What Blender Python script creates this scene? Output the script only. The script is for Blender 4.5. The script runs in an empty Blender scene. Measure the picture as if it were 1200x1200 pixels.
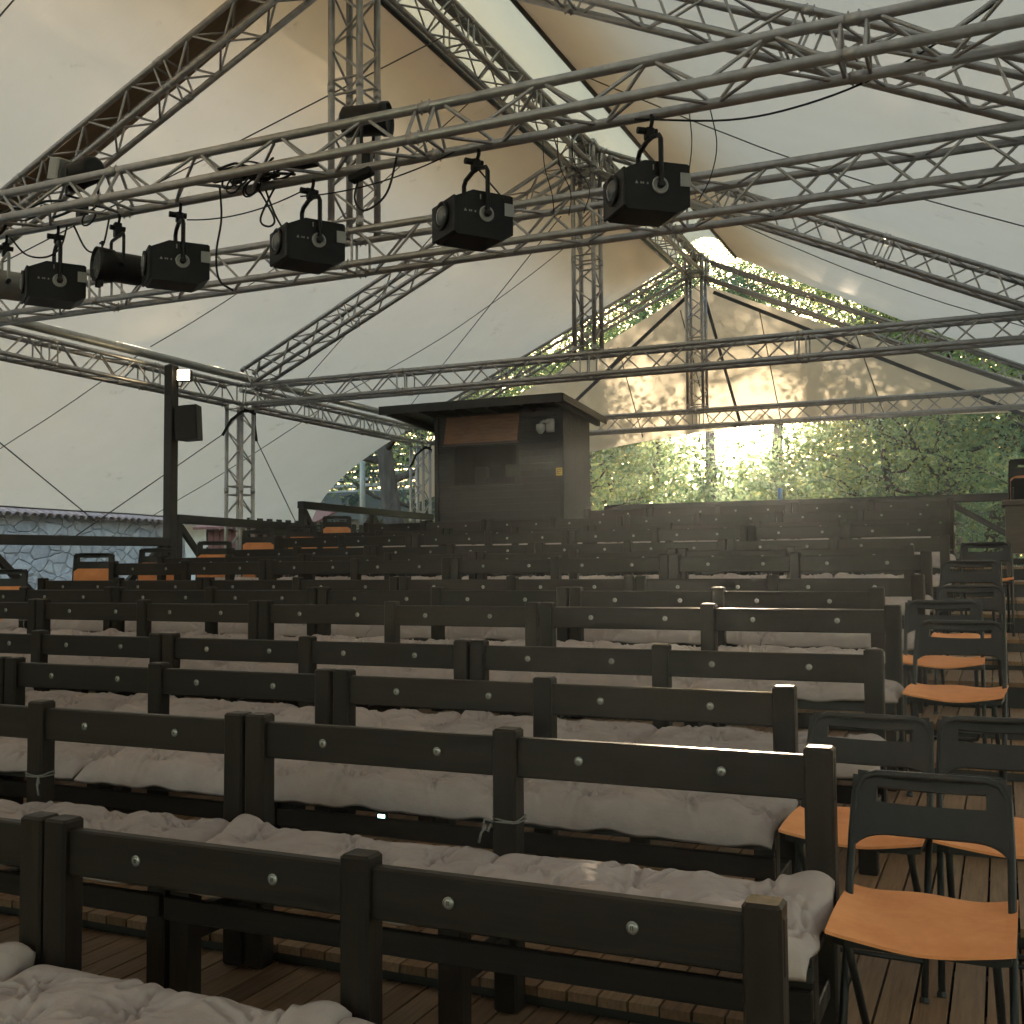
import bpy, math, random
import numpy as np
from mathutils import Vector, Matrix, noise as mnoise
random.seed(7); RNG = np.random.default_rng(7)
R = math.radians
scene = bpy.context.scene
COL = scene.collection
ORD = ['first','second','third','fourth','fifth','sixth','seventh','eighth','ninth','tenth','eleventh','twelfth','thirteenth','fourteenth']

# ------------------------------------------------------------------ helpers
class MB:
    """collects shapes, then links them as one mesh object"""
    def __init__(s): s.v = []; s.f = []
    def add(s, vs, fs):
        o = len(s.v); s.v.extend([tuple(p) for p in vs]); s.f.extend([tuple(i+o for i in f) for f in fs]); return s
    def box(s, x0, x1, y0, y1, z0, z1, M=None, b=0.0):
        if b > 0:
            # chamfered box: inset loops at top and bottom, cut vertical edges
            def ring(xa, xb, ya, yb, z, c):
                return [(xa+c,ya,z),(xb-c,ya,z),(xb,ya+c,z),(xb,yb-c,z),(xb-c,yb,z),(xa+c,yb,z),(xa,yb-c,z),(xa,ya+c,z)]
            vs = ring(x0+b,x1-b,y0+b,y1-b,z0,b*.6)+ring(x0,x1,y0,y1,z0+b,b)+ring(x0,x1,y0,y1,z1-b,b)+ring(x0+b,x1-b,y0+b,y1-b,z1,b*.6)
            fs = [tuple(range(7,-1,-1)), tuple(range(24,32))]
            for r in range(3):
                for i in range(8):
                    j = (i+1) % 8; fs.append((r*8+i, r*8+j, r*8+8+j, r*8+8+i))
        else:
            vs = [(x0,y0,z0),(x1,y0,z0),(x1,y1,z0),(x0,y1,z0),(x0,y0,z1),(x1,y0,z1),(x1,y1,z1),(x0,y1,z1)]
            fs = [(3,2,1,0),(4,5,6,7),(0,1,5,4),(1,2,6,5),(2,3,7,6),(3,0,4,7)]
        if M is not None: vs = [M @ Vector(p) for p in vs]
        return s.add(vs, fs)
    def tube(s, p0, p1, r, n=8, r1=None, caps=True):
        p0 = Vector(p0); p1 = Vector(p1); d = (p1-p0)
        if d.length < 1e-6: return s
        d.normalize(); a = d.orthogonal().normalized(); b = d.cross(a); r1 = r if r1 is None else r1
        vs = []
        for p, rr in ((p0, r), (p1, r1)):
            for i in range(n):
                t = 2*math.pi*i/n; vs.append(p + a*(rr*math.cos(t)) + b*(rr*math.sin(t)))
        fs = [(i, (i+1) % n, n+(i+1) % n, n+i) for i in range(n)]
        if caps: fs += [tuple(range(n-1,-1,-1)), tuple(range(n, 2*n))]
        return s.add(vs, fs)
    def path(s, pts, r, n=6, closed=False, radii=None):
        pts = [Vector(p) for p in pts]; m = len(pts); vs = []; prev = None
        for i, p in enumerate(pts):
            if closed: d = pts[(i+1) % m]-pts[i-1]
            else: d = pts[min(i+1, m-1)]-pts[max(i-1, 0)]
            d = d.normalized() if d.length > 1e-9 else Vector((0,0,1))
            a = d.orthogonal().normalized() if prev is None else (prev - d*prev.dot(d)).normalized()
            prev = a; b = d.cross(a); rr = radii[i] if radii else r
            for k in range(n):
                t = 2*math.pi*k/n; vs.append(p + a*(rr*math.cos(t)) + b*(rr*math.sin(t)))
        fs = []
        for i in range(m if closed else m-1):
            j = (i+1) % m
            for k in range(n): fs.append((i*n+k, i*n+(k+1) % n, j*n+(k+1) % n, j*n+k))
        if not closed: fs += [tuple(range(n-1,-1,-1)), tuple(range((m-1)*n, m*n))]
        return s.add(vs, fs)
    def lathe(s, prof, n=24, M=None):
        vs = []; fs = []
        for (r, z) in prof:
            for i in range(n):
                t = 2*math.pi*i/n; vs.append((r*math.cos(t), r*math.sin(t), z))
        for j in range(len(prof)-1):
            for i in range(n):
                fs.append((j*n+i, j*n+(i+1) % n, (j+1)*n+(i+1) % n, (j+1)*n+i))
        fs.append(tuple(range(n-1,-1,-1))); fs.append(tuple(range((len(prof)-1)*n, len(prof)*n)))
        if M is not None: vs = [M @ Vector(p) for p in vs]
        return s.add(vs, fs)
    def prism(s, poly, h0, h1, M=None):
        """polygon in local xy pushed along z"""
        n = len(poly); vs = [(x, y, h0) for x, y in poly]+[(x, y, h1) for x, y in poly]
        fs = [tuple(range(n-1,-1,-1)), tuple(range(n, 2*n))]+[(i, (i+1) % n, n+(i+1) % n, n+i) for i in range(n)]
        if M is not None: vs = [M @ Vector(p) for p in vs]
        return s.add(vs, fs)
    def mesh(s, name, mat, smooth=False, shift=None):
        me = bpy.data.meshes.new(name)
        vs = s.v if shift is None else [(p[0]-shift[0], p[1]-shift[1], p[2]-shift[2]) for p in s.v]
        me.from_pydata(vs, [], s.f); me.update()
        me.materials.append(mat)
        if smooth:
            me.polygons.foreach_set('use_smooth', [len(p.vertices) <= 4 for p in me.polygons])
        return me
    def build(s, name, mat, parent=None, smooth=False, loc=(0,0,0), shift=None):
        o = bpy.data.objects.new(name, s.mesh(name, mat, smooth, shift)); COL.objects.link(o)
        o.location = loc
        if parent is not None: o.parent = parent
        return o

def tag(o, label=None, cat=None, group=None, kind=None):
    if label:
        n = len(label.replace('-', ' ').split())
        assert 4 <= len(label.split()) <= 16, label
        o['label'] = label
    if cat: o['category'] = cat
    if group: o['group'] = group
    if kind: o['kind'] = kind
    return o
def thing(name, label, cat, loc=(0,0,0), rz=0.0, group=None):
    o = bpy.data.objects.new(name, None); COL.objects.link(o)
    o.empty_display_size = .1; o.location = loc; o.rotation_euler = (0, 0, rz)
    return tag(o, label, cat, group)
def dup(root, loc, rz=None, label=None, group=None):
    r = root.copy(); COL.objects.link(r); r.location = loc
    if rz is not None: r.rotation_euler = (0, 0, rz)
    if label: r['label'] = label
    if group: r['group'] = group
    for ch in list(root.children):
        c = ch.copy(); COL.objects.link(c); c.parent = r
        for g in list(ch.children):
            d = g.copy(); COL.objects.link(d); d.parent = c
    return r

# ------------------------------------------------------------------ materials
def mat(name, col, rough=.6, metal=0.0, spec=.5):
    m = bpy.data.materials.new(name); m.use_nodes = True
    b = m.node_tree.nodes['Principled BSDF']
    b.inputs['Base Color'].default_value = (*col, 1); b.inputs['Roughness'].default_value = rough
    b.inputs['Metallic'].default_value = metal; b.inputs['Specular IOR Level'].default_value = spec
    return m
def N(m, t, **kw):
    n = m.node_tree.nodes.new(t)
    for k, v in kw.items(): setattr(n, k, v)
    return n
def L(m, a, b): m.node_tree.links.new(a, b)
def ramp(m, stops):
    r = N(m, 'ShaderNodeValToRGB'); e = r.color_ramp.elements
    while len(e) < len(stops): e.new(.5)
    for i, (p, c) in enumerate(stops): e[i].position = p; e[i].color = (*c, 1)
    return r
def tex(m, scale, stretch=(1,1,1), detail=6, rough=.6, typ='ShaderNodeTexNoise', coord='Object'):
    tc = N(m, 'ShaderNodeTexCoord'); mp = N(m, 'ShaderNodeMapping'); mp.inputs['Scale'].default_value = stretch
    L(m, tc.outputs[coord], mp.inputs['Vector'])
    n = N(m, typ); n.inputs['Scale'].default_value = scale
    if typ == 'ShaderNodeTexNoise':
        n.inputs['Detail'].default_value = detail; n.inputs['Roughness'].default_value = rough
    L(m, mp.outputs[0], n.inputs['Vector'])
    return n
def noisy(name, c0, c1, scale=6, stretch=(1,1,1), rough=.6, metal=0.0, bump=.0, bscale=None, spec=.5, bdist=.01, rr=None):
    m = mat(name, c0, rough, metal, spec); b = m.node_tree.nodes['Principled BSDF']
    n = tex(m, scale, stretch)
    r = ramp(m, [(.3, c0), (.7, c1)]); L(m, n.outputs[0], r.inputs[0]); L(m, r.outputs[0], b.inputs['Base Color'])
    if rr:
        q = N(m, 'ShaderNodeMapRange'); q.inputs[1].default_value = .3; q.inputs[2].default_value = .7
        q.inputs[3].default_value = rr[0]; q.inputs[4].default_value = rr[1]
        n3 = tex(m, scale*.37, stretch); L(m, n3.outputs[0], q.inputs[0]); L(m, q.outputs[0], b.inputs['Roughness'])
    if bump:
        n2 = tex(m, bscale or scale*4, stretch); bp = N(m, 'ShaderNodeBump')
        bp.inputs['Strength'].default_value = bump; bp.inputs['Distance'].default_value = bdist
        L(m, n2.outputs[0], bp.inputs['Height']); L(m, bp.outputs[0], b.inputs['Normal'])
    return m

M_WOOD = noisy('dark_stained_wood', (.009,.0066,.005), (.017,.012,.0088), 7, (.35,6,6), .46, 0, .18, 22, .22, .004, (.34,.6))
M_WOODV = noisy('dark_stained_post', (.0088,.0062,.0046), (.0165,.0112,.008), 7, (6,6,.4), .48, 0, .18, 22, .22, .004, (.36,.6))
M_BLACKW = noisy('black_painted_wood', (.012,.012,.012), (.024,.023,.022), 9, (1,1,1), .5, 0, .2, 40, .5, .003)
M_ALU = noisy('weathered_aluminium', (.38,.372,.37), (.53,.515,.51), 14, (1,1,1), .42, .85, .05, 60, .5, .001, (.34,.55))
M_STEEL = noisy('zinc_bolts', (.3,.3,.3), (.45,.45,.44), 30, (1,1,1), .35, .9)
M_PIPE = noisy('galvanised_pipe', (.3,.31,.3), (.42,.43,.41), 10, (1,1,1), .5, .6)
M_DPIPE = noisy('dark_grey_pipe', (.05,.05,.055), (.08,.08,.085), 10, (1,1,1), .5, .3)
M_BLACK = noisy('black_powder_coat', (.007,.007,.0075), (.012,.012,.0125), 60, (1,1,1), .45, 0, .1, 300, .35, .001)
M_RUBBER = mat('black_rubber', (.012,.012,.012), .6)
M_PLASTIC = noisy('black_plastic', (.007,.007,.0075), (.011,.011,.0115), 30, (1,1,1), .42, 0, .06, 400, .35, .0006)
M_DISC = mat('brushed_disc', (.34,.335,.32), .38, .9)
M_DISCD = mat('disc_engraving', (.10,.10,.10), .5, .5)
M_GREY = mat('grey_scale_ring', (.42,.42,.40), .45, .3)
M_WHITE = mat('white_plastic', (.62,.62,.60), .4)
M_LABELW = mat('pale_print', (.32,.31,.28), .6)
M_YEL = mat('yellow_sticker', (.75,.55,.06), .5)
M_BLUE = mat('blue_can', (.12,.28,.6), .3, .3)
M_LENS = mat('lens_glass', (.10,.11,.12), .08, 0, 1.0)
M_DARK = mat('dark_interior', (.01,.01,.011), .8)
M_CABLE = mat('cable_black', (.012,.012,.012), .55)
M_WIRE = mat('steel_wire', (.10,.10,.095), .5, .4)
M_SLING = mat('black_webbing', (.012,.012,.012), .85)

def cloth_mat(name, c0, c1, trans=None, weave=700, bump=.25, scale=5, folds=False):
    m = mat(name, c0, .9, 0, .15); nt = m.node_tree; b = nt.nodes['Principled BSDF']
    n = tex(m, scale, (1,1,1), 8, .65); r = ramp(m, [(.3, c0), (.72, c1)]); L(m, n.outputs[0], r.inputs[0])
    L(m, r.outputs[0], b.inputs['Base Color'])
    n2 = tex(m, weave, (1,1,1), 2); bp = N(m, 'ShaderNodeBump'); bp.inputs['Strength'].default_value = bump; bp.inputs['Distance'].default_value = .002
    L(m, n2.outputs[0], bp.inputs['Height'])
    last = bp
    n4 = tex(m, 15 if folds else 3.0, (1,1.6,1) if folds else (.5,1.5,.5), 7, .62); bp2 = N(m, 'ShaderNodeBump')
    bp2.inputs['Strength'].default_value = .5 if folds else .22; bp2.inputs['Distance'].default_value = .012 if folds else .02
    L(m, n4.outputs[0], bp2.inputs['Height']); L(m, bp.outputs[0], bp2.inputs['Normal'])
    L(m, bp2.outputs[0], b.inputs['Normal'])
    if trans:
        tr = N(m, 'ShaderNodeBsdfTranslucent'); mx = N(m, 'ShaderNodeMixShader'); mx.inputs[0].default_value = trans
        L(m, r.outputs[0], tr.inputs['Color']); L(m, b.outputs[0], mx.inputs[1]); L(m, tr.outputs[0], mx.inputs[2])
        L(m, bp2.outputs[0], tr.inputs['Normal'])
        L(m, mx.outputs[0], nt.nodes['Material Output'].inputs['Surface'])
    return m
def vary(m, lo, hi):
    """each object of this material gets its own slightly different tone"""
    b = m.node_tree.nodes['Principled BSDF']; src = b.inputs['Base Color'].links[0].from_socket
    oi = N(m, 'ShaderNodeObjectInfo'); mr = N(m, 'ShaderNodeMapRange'); mr.inputs[3].default_value = lo; mr.inputs[4].default_value = hi
    L(m, oi.outputs['Random'], mr.inputs[0]); hs = N(m, 'ShaderNodeHueSaturation'); L(m, mr.outputs[0], hs.inputs['Value']); L(m, src, hs.inputs['Color'])
    L(m, hs.outputs[0], b.inputs['Base Color'])
vary(M_WOOD, .65, 1.5); vary(M_WOODV, .65, 1.4)
M_CUSH = cloth_mat('grey_cotton', (.39,.322,.305), (.47,.395,.375), None, 900, .25, 9, True)
vary(M_CUSH, .78, 1.08)
M_TIE = cloth_mat('cotton_tape', (.16,.15,.14), (.2,.19,.18))
M_ORANGE = cloth_mat('orange_felt', (.72,.265,.10), (.88,.375,.16), None, 600, .4, 8)
def membrane(name, c0, c1, tr):
    m = cloth_mat(name, c0, c1, tr, 60, .06, 1.4)
    # small dirt specks and smears
    b = m.node_tree.nodes['Principled BSDF']
    rampn = [n for n in m.node_tree.nodes if n.type == 'VALTORGB'][0]
    sp = tex(m, 2.6, (1,1,1), 12, .78); r2 = ramp(m, [(.60, (1,1,1)), (.74, (.62,.58,.50))]); L(m, sp.outputs[0], r2.inputs[0])
    mx = N(m, 'ShaderNodeMix', data_type='RGBA', blend_type='MULTIPLY'); mx.inputs[0].default_value = .8
    L(m, rampn.outputs[0], mx.inputs[6]); L(m, r2.outputs[0], mx.inputs[7])
    L(m, mx.outputs[2], b.inputs['Base Color'])
    for n in m.node_tree.nodes:
        if n.type == 'BSDF_TRANSLUCENT': L(m, mx.outputs[2], n.inputs['Color'])
    return m
M_TENT = membrane('tent_canvas', (.78,.68,.54), (.83,.73,.59), .42)
M_GABLE = membrane('gable_canvas', (.70,.62,.49), (.75,.67,.54), .38)
M_COVER = membrane('ridge_canvas', (.74,.66,.47), (.78,.70,.51), .50)
M_FLAP = membrane('brown_canvas', (.58,.44,.30), (.64,.49,.35), .62)
M_SEAM = mat('seam_tape', (.14,.13,.11), .8)
M_STRAP = mat('grey_strap', (.16,.16,.17), .8)

# deck boards: each board its own tone
M_DECK = mat('deck_boards', (.2,.12,.07), .6); _b = M_DECK.node_tree.nodes['Principled BSDF']
_g = N(M_DECK, 'ShaderNodeNewGeometry'); _r = ramp(M_DECK, [(0, (.17,.095,.05)), (.5, (.30,.165,.08)), (1, (.31,.20,.12))])
L(M_DECK, _g.outputs['Random Per Island'], _r.inputs[0])
_n = tex(M_DECK, 9, (9,.5,4), 8); _r2 = ramp(M_DECK, [(.25, (.55,.5,.45)), (.75, (1.1,1.08,1.05))]); L(M_DECK, _n.outputs[0], _r2.inputs[0])
_m = N(M_DECK, 'ShaderNodeMix', data_type='RGBA', blend_type='MULTIPLY'); _m.inputs[0].default_value = 1
L(M_DECK, _r.outputs[0], _m.inputs[6]); L(M_DECK, _r2.outputs[0], _m.inputs[7]); L(M_DECK, _m.outputs[2], _b.inputs['Base Color'])
_bp = N(M_DECK, 'ShaderNodeBump'); _bp.inputs['Strength'].default_value = .4; _bp.inputs['Distance'].default_value = .003
L(M_DECK, _n.outputs[0], _bp.inputs['Height']); L(M_DECK, _bp.outputs[0], _b.inputs['Normal'])

M_GROUND = noisy('forest_soil', (.045,.035,.022), (.08,.07,.04), 1.5, (1,1,1), .95, 0, .6, 8, .2, .05)
M_PLY = noisy('plywood', (.20,.095,.05), (.33,.17,.09), 5, (1,1,9), .65, 0, .15, 30)
M_BARK = noisy('bark', (.07,.06,.05), (.15,.13,.115), 6, (1,1,.25), .95, 0, .9, 14, .2, .03)
M_STONE = noisy('rubble_stone', (.55,.55,.56), (.78,.77,.76), 5, (1,1,1), .9, 0, .8, 16, .2, .03)
_b = M_STONE.node_tree.nodes['Principled BSDF']; _src = _b.inputs['Base Color'].links[0].from_socket
_tc = N(M_STONE, 'ShaderNodeTexCoord'); _mp = N(M_STONE, 'ShaderNodeMapping'); _mp.inputs['Scale'].default_value = (1,1,1.5); L(M_STONE, _tc.outputs['Object'], _mp.inputs[0])
_ns = N(M_STONE, 'ShaderNodeTexNoise'); _ns.inputs['Scale'].default_value = 3; L(M_STONE, _mp.outputs[0], _ns.inputs['Vector'])
_av = N(M_STONE, 'ShaderNodeMix', data_type='VECTOR'); _av.inputs[0].default_value = .12; L(M_STONE, _mp.outputs[0], _av.inputs[4]); L(M_STONE, _ns.outputs['Color'], _av.inputs[5])
_v1 = N(M_STONE, 'ShaderNodeTexVoronoi', feature='DISTANCE_TO_EDGE'); _v2 = N(M_STONE, 'ShaderNodeTexVoronoi')
for _v in (_v1, _v2): _v.inputs['Scale'].default_value = 3.4; L(M_STONE, _av.outputs[1], _v.inputs['Vector'])
_r1 = ramp(M_STONE, [(.0, (.42,.40,.38)), (.07, (1,1,1))]); L(M_STONE, _v1.outputs['Distance'], _r1.inputs[0])
_r2 = ramp(M_STONE, [(.1, (.55,.56,.60)), (.9, (1.05,1.03,1.0))]); L(M_STONE, _v2.outputs['Color'], _r2.inputs[0])
_m1 = N(M_STONE, 'ShaderNodeMix', data_type='RGBA', blend_type='MULTIPLY'); _m1.inputs[0].default_value = .32; L(M_STONE, _src, _m1.inputs[6]); L(M_STONE, _r1.outputs[0], _m1.inputs[7])
_m2 = N(M_STONE, 'ShaderNodeMix', data_type='RGBA', blend_type='MULTIPLY'); _m2.inputs[0].default_value = .55; L(M_STONE, _m1.outputs[2], _m2.inputs[6]); L(M_STONE, _r2.outputs[0], _m2.inputs[7])
L(M_STONE, _m2.outputs[2], _b.inputs['Base Color'])
_bp = N(M_STONE, 'ShaderNodeBump'); _bp.inputs['Strength'].default_value = .9; _bp.inputs['Distance'].default_value = .05; L(M_STONE, _r1.outputs[0], _bp.inputs['Height'])
_old = _b.inputs['Normal'].links[0].from_socket; L(M_STONE, _old, _bp.inputs['Normal']); L(M_STONE, _bp.outputs[0], _b.inputs['Normal'])
M_TILE = noisy('clay_tile', (.24,.17,.15), (.36,.29,.27), 9, (1,1,1), .85, 0, .3, 40)
M_ROOFG = noisy('grey_roofing', (.42,.43,.45), (.55,.56,.58), 3, (1,1,1), .6)
M_PLASTER = noisy('pale_plaster', (.5,.5,.5), (.62,.62,.61), 3, (1,1,1), .9)
M_FASCIA = mat('slate_fascia', (.11,.125,.13), .7)
M_REDW = noisy('red_timber', (.16,.06,.05), (.24,.10,.08), 6, (4,4,.4), .8)
M_BROWNT = noisy('brown_lacquered_wood', (.045,.027,.02), (.075,.045,.032), 5, (1,1,6), .4, 0, .1, 40)

def leaf_mat(name, cols, tr=.5):
    m = mat(name, cols[0], .5, 0, .3); nt = m.node_tree; b = nt.nodes['Principled BSDF']
    g = N(m, 'ShaderNodeNewGeometry'); k = len(cols)
    r = ramp(m, [(i/(k-1), c) for i, c in enumerate(cols)]); L(m, g.outputs['Random Per Island'], r.inputs[0])
    L(m, r.outputs[0], b.inputs['Base Color'])
    t = N(m, 'ShaderNodeBsdfTranslucent'); mx = N(m, 'ShaderNodeMixShader'); mx.inputs[0].default_value = tr
    hs = N(m, 'ShaderNodeHueSaturation'); hs.inputs['Hue'].default_value = .485; hs.inputs['Saturation'].default_value = .95; hs.inputs['Value'].default_value = 4.6
    L(m, r.outputs[0], hs.inputs['Color']); L(m, hs.outputs[0], t.inputs['Color'])
    L(m, b.outputs[0], mx.inputs[1]); L(m, t.outputs[0], mx.inputs[2]); L(m, mx.outputs[0], nt.nodes['Material Output'].inputs['Surface'])
    return m
M_LEAF = [leaf_mat('beech_leaves', [(.05,.085,.045),(.075,.12,.06),(.06,.10,.055),(.11,.13,.055)]),
          leaf_mat('lime_leaves', [(.07,.11,.05),(.10,.14,.055),(.14,.15,.05)]),
          leaf_mat('spruce_needles', [(.03,.055,.045),(.045,.075,.055),(.04,.06,.05)], .3)]
def emis(name, col, s):
    m = bpy.data.materials.new(name); m.use_nodes = True; nt = m.node_tree; nt.nodes.clear()
    e = nt.nodes.new('ShaderNodeEmission'); o = nt.nodes.new('ShaderNodeOutputMaterial')
    e.inputs[0].default_value = (*col, 1); e.inputs[1].default_value = s; nt.links.new(e.outputs[0], o.inputs[0]); return m
M_GLOW = emis('lamp_glow', (1,.78,.45), 9)
M_GREENGLOW = emis('green_glow', (.5,1,.9), 1.6)
M_SUN = emis('sun_glow', (1,.9,.72), 260)
_t = M_SUN.node_tree; _e = [n for n in _t.nodes if n.type == 'EMISSION'][0]; _o = [n for n in _t.nodes if n.type == 'OUTPUT_MATERIAL'][0]
_tr = _t.nodes.new('ShaderNodeBsdfTransparent'); _a = _t.nodes.new('ShaderNodeAddShader')      # a glowing, see-through ball of gas
_t.links.new(_e.outputs[0], _a.inputs[0]); _t.links.new(_tr.outputs[0], _a.inputs[1]); _t.links.new(_a.outputs[0], _o.inputs[0])

# ------------------------------------------------------------------ camera (solved from the photograph)
CAMF, YAW, PIT, ROL = 1270.5, .42326, .05257, -.0071
cd = bpy.data.cameras.new('camera'); cam = bpy.data.objects.new('camera', cd); COL.objects.link(cam)
cd.sensor_width = 36; cd.lens = 36*CAMF/1200; cd.clip_end = 1500; cd.clip_start = .05
cy_, sy_ = math.cos(YAW), math.sin(YAW)
F_ = Vector((-sy_*math.cos(PIT), cy_*math.cos(PIT), math.sin(PIT))); R_ = Vector((cy_, sy_, 0)); U_ = R_.cross(F_)
R2 = R_*math.cos(ROL)+U_*math.sin(ROL); U2 = -R_*math.sin(ROL)+U_*math.cos(ROL)
cam.matrix_world = Matrix(((R2.x,U2.x,-F_.x,0),(R2.y,U2.y,-F_.y,0),(R2.z,U2.z,-F_.z,0),(0,0,0,1)))
scene.camera = cam
def seen(x, y, z, margin=0.0):
    p = Vector((x, y, z)); d = p.dot(F_)
    if d < .3: return False
    u = 600+CAMF*p.dot(R2)/d; v = 600-CAMF*p.dot(U2)/d; mg = margin*CAMF/d
    return -mg < u < 1200+mg and -mg < v < 1200+mg

# ------------------------------------------------------------------ seating rows
ROWY = [2.186,3.055,3.965,4.848,5.722,6.606,7.49,8.374,9.258,10.142,11.05,12.2,13.3,14.3]
RAILZ = [-.68,-.512,-.449,-.375,-.215,-.144,-.077,.085,.147,.246,.403,.497,.655,.81]
XEND = [-.40,-.42,-.675,-.46,-.455,-.615,-.45,-.45,-.63,-.40,-.395,-.58,-.52,-.50]
FLOOR = [z-.82 for z in RAILZ]
BL = 1.95
XL, XR = -9.0, 2.4

# deck: boards running up the slope, one level per row
mb = MB(); rs = random.Random(3)
edges = [.9]+[y+.06 for y in ROWY[:-1]]+[16.3]
for k in range(14):
    y0, y1, z = edges[k], edges[k+1], FLOOR[k]
    x = XL
    while x < XR:
        w = .088; dz = rs.uniform(-.0015,.0015)
        if k == 13 and x < -5.2 and False: pass
        mb.box(x, x+w, y0-.015-rs.uniform(0,.006), y1, z-.028+dz, z+dz); x += w+.008
mb.build('deck', M_DECK)['kind'] = 'structure'
mb = MB()
for k in range(14):
    y0, y1, z = edges[k], edges[k+1], FLOOR[k]
    zl = FLOOR[k-1] if k else -1.75
    mb.box(XL, XR, y0+.012, y0+.035, zl-.2, z-.031)
    for yy in np.arange(y0+.2, y1-.05, .45): mb.box(XL, XR, yy, yy+.05, z-.14, z-.03)
mb.build('deck_substructure', M_BLACKW)['kind'] = 'structure'

# bench ------------------------------------------------------------------
def make_bench(L_, name, mids):
    root = thing(name, 'dark stained wooden theatre bench with numbered backrest', 'bench')
    h = L_/2; xs = [-h+.045]+mids+[h-.045]
    MB().box(-h+.004, h-.004, -.017, .017, .70, .82, b=.005).build('backrest', M_WOOD, root)
    for x in xs:
        MB().box(x-.039, x+.039, -.036, .036, 0, .845, b=.007).build('post', M_WOODV, root)
    s = MB()
    for y0, y1 in ((-.455,-.35),(-.338,-.243),(-.231,-.136),(-.124,-.042)): s.box(-h+.006, h-.006, y0, y1, .405, .43, b=.004)
    s.build('seat', M_WOOD, root)
    MB().box(-h+.008, h-.008, -.425, -.40, .362, .404, b=.003).build('seat_frame', M_BLACKW, root)
    for x in xs:
        MB().box(x-.036, x+.036, -.399, -.33, 0, .404, b=.005).build('leg', M_WOODV, root)
    st = MB().box(-h+.01, h-.01, -.425, -.401, .272, .342, b=.004)
    st.build('stretcher', M_WOOD, root)
    for x in xs: MB().box(x-.02, x+.02, -.329, -.037, .19, .245, b=.004).build('cross_rail', M_WOOD, root)
    nseat = 4 if L_ > 1.5 else 2
    pitch = (L_-.15)/nseat
    for i in range(nseat):
        x = -h+.075+pitch*(i+.5)+(-1)**i*.012
        Mx = Matrix.Translation((x, -.0165, .762)) @ Matrix.Rotation(R(90), 4, 'X')
        d = MB().lathe([(.0138,0),(.0138,.003),(.012,.0046),(.008,.0056),(.001,.006)], 20, Mx).build('number_disc', M_DISC, root, True)
        e = MB()
        ring = [(Mx @ Vector((.0105*math.cos(t), .0105*math.sin(t), .0050))) for t in np.linspace(.8, 5.4, 12)]
        e.path(ring, .0011, 5)
        e.box(-.003,-.001,-.005,.005,.0052,.0074, Mx); e.box(.001,.003,-.005,.005,.0052,.0074, Mx)
        e.build('engraving', M_DISCD, d)
    return root
bench0 = make_bench(BL, 'bench', [0.0]); bench_short = make_bench(.92, 'bench', [])
bused = [False, False]

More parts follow.
